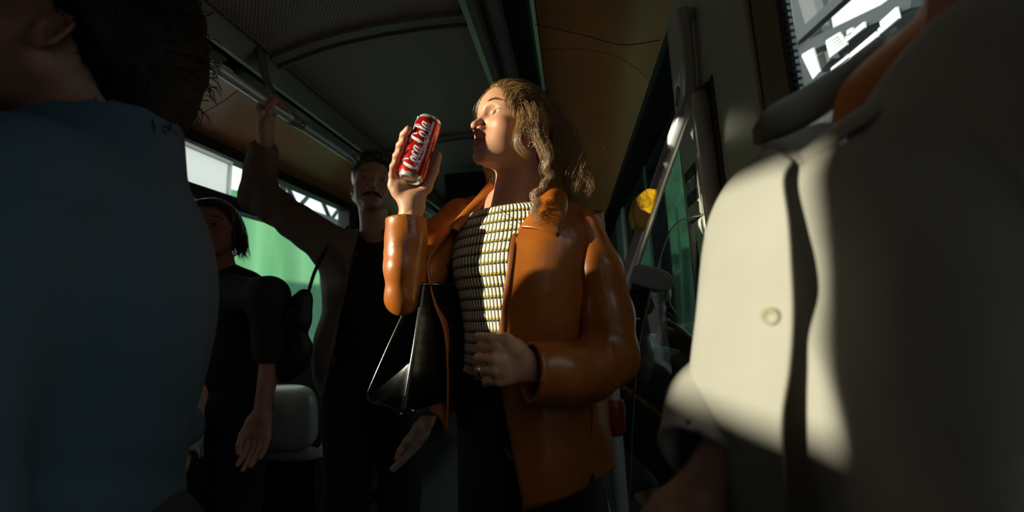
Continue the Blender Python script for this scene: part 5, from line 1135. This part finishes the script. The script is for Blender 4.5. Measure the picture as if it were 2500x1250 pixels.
# black shoulder bag
bgm = P(690, 815, 1.24)
sb = empty('shoulder_bag', bgm - V3(0, 0, .12), 'soft black shoulder bag tucked under the raised arm in the beige jacket', 'bag')
bo = [P(x, y, 1.25) for x, y in [(640, 770), (690, 745), (742, 700), (765, 705), (762, 780), (752, 860), (742, 905), (725, 930), (700, 935), (672, 905), (650, 868), (628, 830)]]
def bagf(p, cs=np.array(bo)):
    d = None
    for a, b, r in [((668, 790), (740, 730), .035), ((670, 830), (730, 780), .05), ((690, 880), (735, 850), .045), ((700, 905), (728, 890), .035)]:
        e = capf(p, P(*a, 1.26), P(*b, 1.26), r, r, (.3, 1, 0), .75); d = e if d is None else smin(d, e, .04)
    return d
V, Fq = cloth(bagf, bgm - V3(.22, .15, .25), bgm + V3(.22, .15, .25), .008, .004, 61); obj('pouch', V, Fq, mat('black_nylon', (.006, .0065, .007), .55), sb)
obj('strap', *tube(crom([P(752, 716, 1.25), P(770, 660, 1.30), P(800, 605, 1.345), P(838, 568, 1.385), P(850, 556, 1.45)], 30), np.array([[.012, .003]] * 30), 8), mat('black_nylon', (.006, .0065, .007), .55), sb)
rc = P(708, 765, 1.205); obj('eyelet', *ring(rc, CAM - rc, .013, .002), mat('dark_metal_ring', (.05, .05, .05), .4, metal=.8), sb)

# ---------------------------------------------- woman at left
f3 = unit((.45, -.89)); c3 = np.array((-1.36, 1.36))
w3_ = empty('person', (c3[0], c3[1], 0), 'person with chin length dark hair and dark jacket half hidden behind the blue shirt', 'person')
HR3 = hframe(-24, 1, -3); HO3 = np.array((-1.372, 1.300, 1.500)); NB3 = V3(-1.365, 1.335, 1.33)
sh3 = P(655, 715, 1.22); el3 = P(662, 870, 1.24); wr3 = P(640, 1010, 1.21); dh3 = unit(P(625, 1110, 1.18) - wr3)
h3 = relaxed_hand(wr3, dh3, (.2, -.6, 0), (-.9, -.2, .1), curl=.55)
ar3 = surf(lambda p: smin(cap(p, sh3, el3, .042, .034), cap(p, el3, wr3, .034, .025), .02), wr3 - V3(.12, .12, .05), sh3 + V3(.12, .12, .1), .008)
put_head(w3_, HR3, HO3, dict(neck_to=il(NB3, HR3, HO3), skin=(.42, .21, .145), jaw=.98, lipc=(.3, .1, .08), extra=[(il(NB3, HR3, HO3), il(NB3 - V3(0, 0, .08), HR3, HO3), .05, .08, .04)]), more=(h3, ar3))
m_h3 = hair_mat('dark_brown_hair', (.028, .016, .010), .36)
brow(w3_, HR3, HO3, m_h3)
cv, cf = surf(hcap(.012, .080, -.0, -.06, 45, .003, grow=[((-.072, -.022, -.02), (.020, .045, .065), .02), ((.072, -.022, -.02), (.020, .045, .065), .02), ((0, -.085, -.03), (.06, .03, .06), .03)]), (-.12, -.15, -.13), (.12, .13, .16), .0035)
ls3 = []
for s in (-1, 1):
    for k in range(16):
        y = RNG.uniform(-.07, .035); ls3.append(lock([(s * .060, y + .01, .10), (s * .082, y, .04), (s * .090, y - .005, -.02), (s * (.088 + RNG.uniform(-.006, .012)), y - .0, -.07), (s * (.080 + RNG.uniform(-.01, .03)), y + .008, -.10 + RNG.uniform(-.02, .01))], 22, .006, 16, .002, 1, RNG, .6))
V, Fs = join((cv, cf), *[strands(q, .0006) for q in ls3]); obj('hair', xf(V, HR3, HO3), Fs, m_h3, w3_)
obj('earring', *tube([P(573, 615, 1.24) + .012 * V3(math.sin(t) * .5, 0, math.cos(t)) for t in np.linspace(0, 5.2, 20)], .003, 8), m_silver, w3_)
def jk3(p):
    d = ell(p, (c3[0], c3[1] + .02, 1.16), (.19, .14, .22)); d = smin(d, ell(p, (c3[0], c3[1] + .02, .95), (.18, .14, .2)), .08)
    d = smin(d, cap(p, V3(c3[0] - .13, c3[1] - .02, 1.29), P(655, 722, 1.23), .06, .062), .05); d = smin(d, cap(p, P(655, 722, 1.23), el3 + V3(0, 0, .02), .066, .058), .03)
    d = smin(d, cap(p, NB3 - V3(0, 0, .06), NB3 + V3(0, .01, .01), .085, .06), .03); return np.maximum(d, .84 - p[2])
V, Fq = cloth(jk3, (-1.72, 1.08, .8), (-.9, 1.65, 1.42), .009, .004, 63); obj('jacket', V, Fq, mat('dark_olive_jacket', (.018, .018, .016), .85), w3_)
V, Fq = cloth(lambda p: legs(p, c3, f3, .86, .085, (.095, .07, .06)), (-1.62, 1.1, .05), (-1.1, 1.65, 1.02), .012, .003, 64); obj('trousers', V, Fq, mat('dark_green_grey_trousers', (.018, .021, .019), .9), w3_); shoes(w3_, c3, f3, m_shoe)

# ---------------------------------------------- seated passenger on the right
c4 = np.array((.235, 1.535))
s4 = empty('person', (c4[0], c4[1], 0), 'seated person with braided hair and stud earring resting chin on fist by the window', 'person')
HR4 = hframe(-76, -8, -16); HO4 = np.array((.232, 1.425, 1.158)); NB4 = V3(.215, 1.50, .985); sk4 = (.115, .048, .026)
wr4 = P(1680, 838, 1.34); el4 = P(1735, 935, 1.36)
el4[0] = min(el4[0], .40)
m4 = [P(1628, 806, 1.325), P(1622, 816, 1.322), P(1620, 827, 1.322), P(1624, 838, 1.326)]
f4 = [[P(1613, 803, 1.345), P(1616, 812, 1.362), P(1626, 812, 1.365)], [P(1609, 814, 1.343), P(1612, 822, 1.362), P(1624, 822, 1.365)], [P(1608, 826, 1.343), P(1611, 833, 1.362), P(1622, 833, 1.365)], [P(1613, 837, 1.345), P(1616, 842, 1.362), P(1625, 842, 1.365)]]
t4 = [P(1662, 815, 1.335), P(1648, 798, 1.335), P(1636, 792, 1.345), P(1626, 788, 1.352)]
h4 = hand_mesh(wr4, unit(el4 - wr4), m4, f4, t4, rw=.026, pn=(0, -1, .2), h=.0028)
ar4 = surf(lambda p: cap(p, wr4, el4, .027, .036), np.minimum(wr4, el4) - .06, np.maximum(wr4, el4) + .06, .008)
put_head(s4, HR4, HO4, dict(neck_to=il(NB4, HR4, HO4), neck_r=(.050, .054), skin=sk4, lipc=(.10, .035, .028), jaw=1.0, lip=1.2, nose=.95, lash=.4, flush=(.15, .05, .03), extra=[(il(NB4, HR4, HO4), il(NB4 - V3(0, -.01, .07), HR4, HO4), .055, .085, .04)]), iris=(.02, .012, .008), h=.0026, more=(h4, ar4))
m_h4 = hair_mat('black_braids', (.012, .010, .009), .45)
cv, cf = surf(hcap(.002, .085, .018, -.05, 47, .0005), (-.11, -.14, -.1), (.11, .13, .16), .0035)
br = []
for k in range(9):
    x = -.064 + .016 * k; g = []
    for t in np.linspace(.35, 3.3, 30):
        kk = math.sqrt(max(.05, 1 - (x / .079) ** 2)); g.append((x * (1 + .12 * math.sin(t)), -.008 + .103 * math.cos(t) * kk, .045 + .090 * math.sin(t) * kk))
    g = [q for q in g if q[2] > -.05]; ga = crom(g, 110); ph = np.linspace(0, 110 / 2.4 * .9, 110); br.append(tube(ga, .0052 + .0014 * np.sin(ph * 3.1), 8, up=(1, 0, 0)))
for s in (1,):
    for k in range(3):
        z = .03 + .022 * k; g = crom([(s * .063, .055 - k * .004, z + .02), (s * .080, .01, z + .004), (s * .080, -.045, z - .010), (s * .05, -.092, z - .02)], 80); br.append(tube(g, .0048 + .0013 * np.sin(np.linspace(0, 100, 80)), 8))
V, Fs = join((cv, cf), *br); obj('hair', xf(V, HR4, HO4), Fs, m_h4, s4)
brow(s4, HR4, HO4, m_h4)
eo4 = P(1559, 778, 1.345); obj('earring', *pad(eo4, .0055, .0055, .0055, 0, 2.0), m_silver, s4)
def jk4(p):
    d = ell(p, (c4[0], c4[1], .80), (.165, .12, .2)); d = smin(d, ell(p, (c4[0], c4[1], .60), (.165, .13, .14)), .06)
    d = smin(d, cap(p, (c4[0] - .115, c4[1] - .01, .935), (c4[0] + .12, c4[1] - .01, .935), .058, .058), .05); d = smin(d, cap(p, (c4[0] + .13, c4[1] - .01, .93), V3(.39, 1.42, .80), .055, .050), .03); d = smin(d, cap(p, V3(.39, 1.42, .80), wr4 + (el4 - wr4) * .35, .05, .045), .03)
    d = smin(d, cap(p, (c4[0] - .13, c4[1] - .01, .93), V3(.075, 1.42, .70), .057, .05), .03); d = smin(d, cap(p, V3(.075, 1.42, .70), V3(.17, 1.28, .62), .05, .042), .03); d = smin(d, cap(p, NB4 - V3(0, 0, .04), NB4 - V3(0, 0, .0), .085, .066), .03); return d
V, Fq = cloth(jk4, (-.02, 1.15, .45), (.47, 1.75, 1.08), .007, .0035, 71)
y_ = np.abs((V[:, 0] - c4[0]) * .62 + (V[:, 2] - .86) * .78 + .035) < .007; y2 = np.abs((V[:, 0] - c4[0]) * .62 - (V[:, 2] - .90) * .78) < .006
cj = np.tile(np.array((.020, .022, .017)), (len(V), 1)); cj[(V[:, 1] < c4[1]) & y_] = (.35, .20, .02); cj[(V[:, 1] < c4[1]) & y2] = (.10, .045, .02)
obj('jacket', V, Fq, mat('dark_green_jacket', (.02, .02, .02), .8, attr=True), s4, col=cj)
lh = relaxed_hand(V3(.18, 1.27, .615), (.3, -1, -.1), (0, 0, -1), (-1, 0, 0), curl=.3); obj('hand', *lh, mat('dark_skin', sk4, .5), s4)
def tr4(p):
    d = ell(p, (c4[0], c4[1] - .02, .56), (.16, .14, .09))
    for s in (-1, 1): k = V3(c4[0] + s * .09, 1.20, .53); d = smin(d, cap(p, (c4[0] + s * .085, c4[1] - .02, .56), k, .085, .068), .04); d = smin(d, cap(p, k, k + V3(0, .02, -.42), .068, .055), .03)
    return d
V, Fq = cloth(tr4, (.03, 1.05, .05), (.45, 1.75, .70), .011, .003, 72); obj('trousers', V, Fq, mat('charcoal_trousers', (.025, .026, .028), .85), s4); shoes(s4, (c4[0], 1.22), np.array((0., -1.)), m_shoe, .09, .2)

# ---------------------------------------------- foreground left: back of a man in a blue shirt
f5 = unit((-.86, -.50)); r5 = np.array((f5[1], -f5[0])); c5 = np.array((-.628, .425))
m5 = empty('person', (c5[0], c5[1], 0), 'person with dark curly hair and slate blue shirt seen from behind at far left', 'person')
HR5 = hframe(52, 7, 0); HO5 = np.array((-.635, .380, 1.500)); NB5 = V3(-.612, .410, 1.385); sk5 = (.30, .15, .095)
wr5 = P(420, 1120, .60); dh5 = unit(P(375, 1260, .57) - wr5); h5 = relaxed_hand(wr5, dh5, (-.3, -.9, 0), (-1, .2, 0), curl=.6)
put_head(m5, HR5, HO5, dict(neck_to=il(NB5, HR5, HO5), neck_r=(.056, .062), skin=sk5, jaw=1.1, chin=1.1, extra=[(il(NB5, HR5, HO5), il(NB5 - V3(0, 0, .06), HR5, HO5), .060, .062, .03)]), h=.003, more=(h5, surf(lambda p: smin(cap(p, NB5 - V3(0, 0, .05), (c5[0], c5[1] + .05, 1.15), .04, .03), cap(p, (c5[0], c5[1] + .05, 1.15), wr5, .03, .02), .02), (-.8, .3, .75), (-.4, .75, 1.45), .012)))
m_h5 = mat('black_curly_hair', (.010, .009, .008), .65, spec=.2)
cv, cf = surf(hcap(.020, .075, .040, -.075, 49, .006, grow=[((0, -.085, .03), (.075, .050, .085), .03), ((0, -.04, .12), (.07, .08, .04), .03), ((0, -.085, -.045), (.055, .035, .045), .03)]), (-.13, -.18, -.13), (.13, .13, .2), .004)
ls5 = []
for k in range(520):
    i = RNG.integers(len(cv)); o = cv[i]
    if o[1] > .05 and o[2] < .07: continue
    n = unit(o - V3(0, -.02, .03)); a = RNG.normal(0, 1, 3); ls5.append(crom([o, o + n * .008 + a * .003, o + n * .010 + a * .006 + V3(0, 0, -.003), o + n * .012 + a * .008 + V3(0, 0, -.008)], 9))
V, Fs = join((cv, cf), strands(np.array(ls5), .0011)); obj('hair', xf(V, HR5, HO5), Fs, m_h5, m5)
def sh5(w):
    p = [(w[0] - c5[0]) * r5[0] + (w[1] - c5[1]) * r5[1], (w[0] - c5[0]) * f5[0] + (w[1] - c5[1]) * f5[1], w[2]]   # own right, forward, up
    lw = lambda q: ((q[0] - c5[0]) * r5[0] + (q[1] - c5[1]) * r5[1], (q[0] - c5[0]) * f5[0] + (q[1] - c5[1]) * f5[1], q[2])
    d = ell(p, (-.02, -.005, 1.18), (.160, .135, .22)); d = smin(d, ell(p, (0, .02, .92), (.17, .125, .22)), .08)
    d = smin(d, cap(p, (-.13, 0, 1.315), (.05, 0, 1.31), .066, .064), .05)
    for sx in (-1, 1):
        e_ = (sx * (.215 if sx < 0 else .14), -.01, .99); h_ = (sx * .21, .10, .80) if sx < 0 else lw(wr5 + V3(0, 0, .05))
        d = smin(d, cap(p, (sx * (.165 if sx < 0 else .085), 0, 1.28 if sx < 0 else 1.25), e_, .062, .052), .035); d = smin(d, cap(p, e_, h_, .055, .043), .03)
    n5 = lw(NB5); up = lambda z: (n5[0], n5[1], n5[2] + z)
    co_ = np.maximum(np.maximum(cap(p, up(-.06), up(.06), .092, .080), -cap(p, up(-.1), up(.2), .064, .064)), p[2] - n5[2] - .035 + .25 * (p[1] - n5[1])); d = smin(d, co_, .012)
    d = d + .004 * np.sin(60 * (p[2] + .5 * p[0]) + 4 * wob(p, 12, 6)) * np.clip((1.1 - p[2]) * 3, 0, 1)
    return np.maximum(d, .74 - p[2])
V, Fq = cloth(sh5, (-.98, .12, .68), (-.32, .86, 1.48), .0065, .0045, 81, 13, 38); obj('shirt', V, Fq, mat('slate_blue_cloth', (.036, .078, .115), .85, bump=(500, .1)), m5)
V, Fq = cloth(lambda p: smax(cap(p, wr5 + V3(-.02, 0, .085), wr5 + V3(0, 0, .0), .050, .043), -cap(p, wr5 + V3(0, 0, .0), wr5 + V3(0, 0, -.05), .038, .05), .004), wr5 - .12, wr5 + .16, .0045, .004, 83, 60, 140); obj('shirt_cuff', V, Fq, mat('pale_blue_cuff', (.16, .21, .26), .8), m5)
V, Fq = cloth(lambda p: legs(p, c5, f5, .84, .09, (.10, .078, .066)), (-.85, .2, .05), (-.3, .8, 1.0), .012, .003, 84); obj('trousers', V, Fq, mat('navy_trousers', (.012, .014, .02), .85), m5); shoes(m5, c5, f5, m_shoe)

# ---------------------------------------------- foreground right: person in a pale coat
c6 = np.array((.245, .335))
m6 = empty('person', (c6[0], c6[1], 0), 'person in a pale stone coat with orange garment at neck at far right', 'person')
m_coat = mat('stone_coat_cloth', (.315, .295, .26), .85, bump=(600, .12), var=(9, .06))
HR6 = hframe(86, 0, 0); HO6 = V3(.296, .235, 1.60); NB6 = V3(.300, .245, 1.43); sk6 = (.42, .20, .11)
wr6 = P(1725, 1195, .43); h6 = relaxed_hand(wr6, unit(P(1640, 1370, .44) - wr6), (-.4, .5, 0), (-.8, -.4, 0), curl=.5)
put_head(m6, HR6, HO6, dict(neck_to=il(NB6, HR6, HO6), neck_r=(.052, .056), skin=sk6), h=.004, more=(h6, surf(lambda p: smin(cap(p, NB6, (.31, .40, 1.15), .04, .03), cap(p, (.31, .40, 1.15), wr6, .028, .022), .02), (.05, .15, .8), (.40, .60, 1.5), .010)))
cv, cf = surf(hcap(.015, .080, .0, -.07, 91, .004), (-.12, -.15, -.12), (.12, .13, .17), .005); obj('hair', xf(cv, HR6, HO6), cf, hair_mat('brown_hair', (.03, .018, .011)), m6)
GO = leaf([(2036, 300, .395), (2052, 225, .405), (2100, 168, .400), (2180, 100, .385), (2240, 40, .370), (2290, -60, .360)], [(2046, 304, .372), (2110, 262, .350), (2200, 196, .332), (2320, 92, .312), (2440, -20, .300), (2560, -120, .295)], 30, 14, .014, (-.3, -.8, .5))
q = grid(GO); solid(obj('orange_hood', q[0], q[1], mat('orange_knit', (.55, .17, .03), .7, bump=(200, .2)), m6), .004)
# coat front panel: rows of (contour, mid, edge) from the photograph, depth from where the body stands
fr_ = cols([
    [(1985, 330, .470), (1900, 352, .448), (1862, 372, .430), (1900, 372, .395), (1935, 395, .375)],
    [(1960, 420, .520), (1830, 424, .478), (1782, 445, .450), (1850, 450, .395), (1915, 440, .362)],
    [(1900, 520, .540), (1775, 515, .490), (1738, 530, .455), (1830, 545, .392), (1926, 540, .355)],
    [(1880, 620, .545), (1755, 620, .495), (1718, 630, .455), (1820, 645, .390), (1932, 640, .352)],
    [(1870, 760, .550), (1742, 760, .498), (1704, 765, .455), (1815, 775, .388), (1936, 770, .350)],
    [(1865, 900, .550), (1730, 900, .498), (1692, 900, .455), (1808, 905, .386), (1928, 900, .350)],
    [(1870, 1010, .550), (1735, 1010, .498), (1694, 1010, .452), (1800, 1010, .385), (1912, 1010, .350)],
    [(1900, 1120, .545), (1770, 1120, .495), (1722, 1120, .450), (1812, 1120, .384), (1912, 1120, .350)],
    [(1930, 1260, .540), (1800, 1260, .490), (1752, 1260, .445), (1832, 1260, .382), (1920, 1260, .350)],
    [(1960, 1420, .540), (1830, 1420, .490), (1780, 1420, .445), (1850, 1420, .382), (1930, 1420, .350)]])
G = crease(sheet(fr_, 80, 50), .0018, 12, 45); V, Fq, _ = grid(G); solid(obj('coat_front', V, Fq, m_coat, m6), .003)
sd_ = cols([
    [(1935, 400, .400), (1965, 392, .372), (2010, 372, .345), (2110, 330, .305), (2260, 240, .262), (2480, 60, .235), (2700, -40, .230)],
    [(1905, 470, .400), (1945, 465, .378), (1985, 440, .342), (2080, 420, .300), (2240, 380, .258), (2480, 330, .222), (2760, 260, .215)],
    [(1912, 560, .405), (1958, 560, .384), (2005, 548, .338), (2075, 540, .300), (2230, 530, .252), (2480, 520, .215), (2780, 500, .208)],
    [(1918, 640, .405), (1975, 640, .388), (2022, 640, .338), (2070, 640, .302), (2220, 640, .250), (2480, 640, .212), (2790, 640, .205)],
    [(1925, 720, .402), (1985, 720, .386), (2020, 722, .340), (2066, 730, .304), (2215, 740, .250), (2480, 750, .212), (2790, 760, .205)],
    [(1922, 820, .400), (1962, 815, .372), (2000, 820, .342), (2060, 830, .304), (2215, 850, .250), (2480, 870, .212), (2790, 880, .205)],
    [(1915, 920, .398), (1950, 915, .368), (2010, 900, .346), (2070, 930, .300), (2220, 960, .250), (2480, 990, .212), (2790, 1000, .205)],
    [(1905, 1020, .396), (1945, 1020, .372), (2040, 1020, .340), (2100, 1050, .296), (2240, 1080, .248), (2480, 1100, .212), (2790, 1120, .205)],
    [(1910, 1130, .395), (1950, 1130, .374), (2050, 1130, .336), (2120, 1150, .294), (2250, 1180, .248), (2480, 1200, .212), (2790, 1220, .205)],
    [(1920, 1420, .395), (1970, 1420, .374), (2060, 1420, .336), (2130, 1420, .294), (2260, 1420, .248), (2480, 1420, .212), (2790, 1420, .205)]])
G = crease(sheet(sd_, 80, 90), .0012, 14, 40); V, Fq, _ = grid(G); solid(obj('coat_side', V, Fq, m_coat, m6), .003)
# collar: far leaf standing round the neck, near leaf lying along the shoulder
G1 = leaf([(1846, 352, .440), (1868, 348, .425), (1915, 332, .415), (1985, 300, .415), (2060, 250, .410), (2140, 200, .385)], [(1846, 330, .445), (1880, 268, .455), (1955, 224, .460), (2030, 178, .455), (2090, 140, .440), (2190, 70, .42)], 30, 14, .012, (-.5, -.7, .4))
G2 = leaf([(1940, 392, .385), (1990, 352, .368), (2060, 300, .350), (2150, 235, .328), (2280, 120, .302), (2450, -20, .285)], [(1962, 402, .372), (2010, 372, .345), (2090, 318, .318), (2180, 262, .295), (2310, 150, .272), (2480, 0, .258)], 30, 12, .008, (-.3, -.8, .5))
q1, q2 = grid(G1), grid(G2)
solid(obj('coat_collar', q1[0], q1[1], mat('olive_collar_shade', (.13, .11, .08), .85), m6), .004); solid(obj('coat_collar', q2[0], q2[1], m_coat, m6), .004)  # far leaf is the same cloth, its inner shade put into the dark olive
GY = leaf([(1848, 352, .440), (1915, 338, .420), (1990, 306, .412), (2046, 300, .398)], [(1866, 380, .432), (1905, 382, .398), (1942, 400, .378), (1980, 392, .372)], 20, 10, .006, (-.3, -.8, .4))
q = grid(GY); solid(obj('coat_yoke', q[0], q[1], m_coat, m6), .003)
b6 = P(1881, 772, .362); obj('button', *lathe([(0, .002), (.005, .002), (.0065, .003), (.0075, .001), (.0075, -.004)], b6, unit(CAM - b6) * .8 + V3(-.3, 0, 0), 20), mat('horn_button', (.24, .21, .14), .5), m6)
d6_ = unit(P(1690, 1200, .41) - P(1760, 1010, .47)); e6_ = P(1710, 1126, .423)
V, Fq = cloth(lambda p: smax(np.maximum(smin(cap(p, P(1760, 1010, .47), P(1704, 1150, .418), .05, .045), cap(p, P(1860, 900, .50), P(1760, 1010, .47), .055, .05), .03), sum((p[i] - e6_[i]) * d6_[i] for i in range(3))), -cap(p, P(1714, 1110, .426), P(1690, 1200, .41), .033, .034), .004), P(1712, 1120, .43) - .14, P(1860, 900, .50) + .12, .005, .0015, 93, 30); obj('sleeve', V, Fq, m_coat, m6)
def bd6(p):
    d = ell(p, (c6[0] + .02, c6[1] - .06, 1.12), (.06, .16, .22)); d = smin(d, ell(p, (c6[0] + .02, c6[1] - .04, .8), (.075, .17, .26)), .08); return np.maximum(d, .58 - p[2])
V, Fq = cloth(bd6, (.1, -.1, .5), (.40, .62, 1.4), .011, .003, 94); obj('coat_back', V, Fq, m_coat, m6)
V, Fq = cloth(lambda p: legs(p, c6, np.array((-1., 0.)), .80, .09, (.075, .065, .058)), (.05, .05, .05), (.5, .65, .95), .012, .002, 95); obj('trousers', V, Fq, mat('black_trousers', (.009, .0095, .010), .85), m6); shoes(m6, c6, np.array((-1., 0.)), m_shoe, .09, .18)

for o in bpy.data.objects:
    if '_o' in o.keys(): del o['_o']
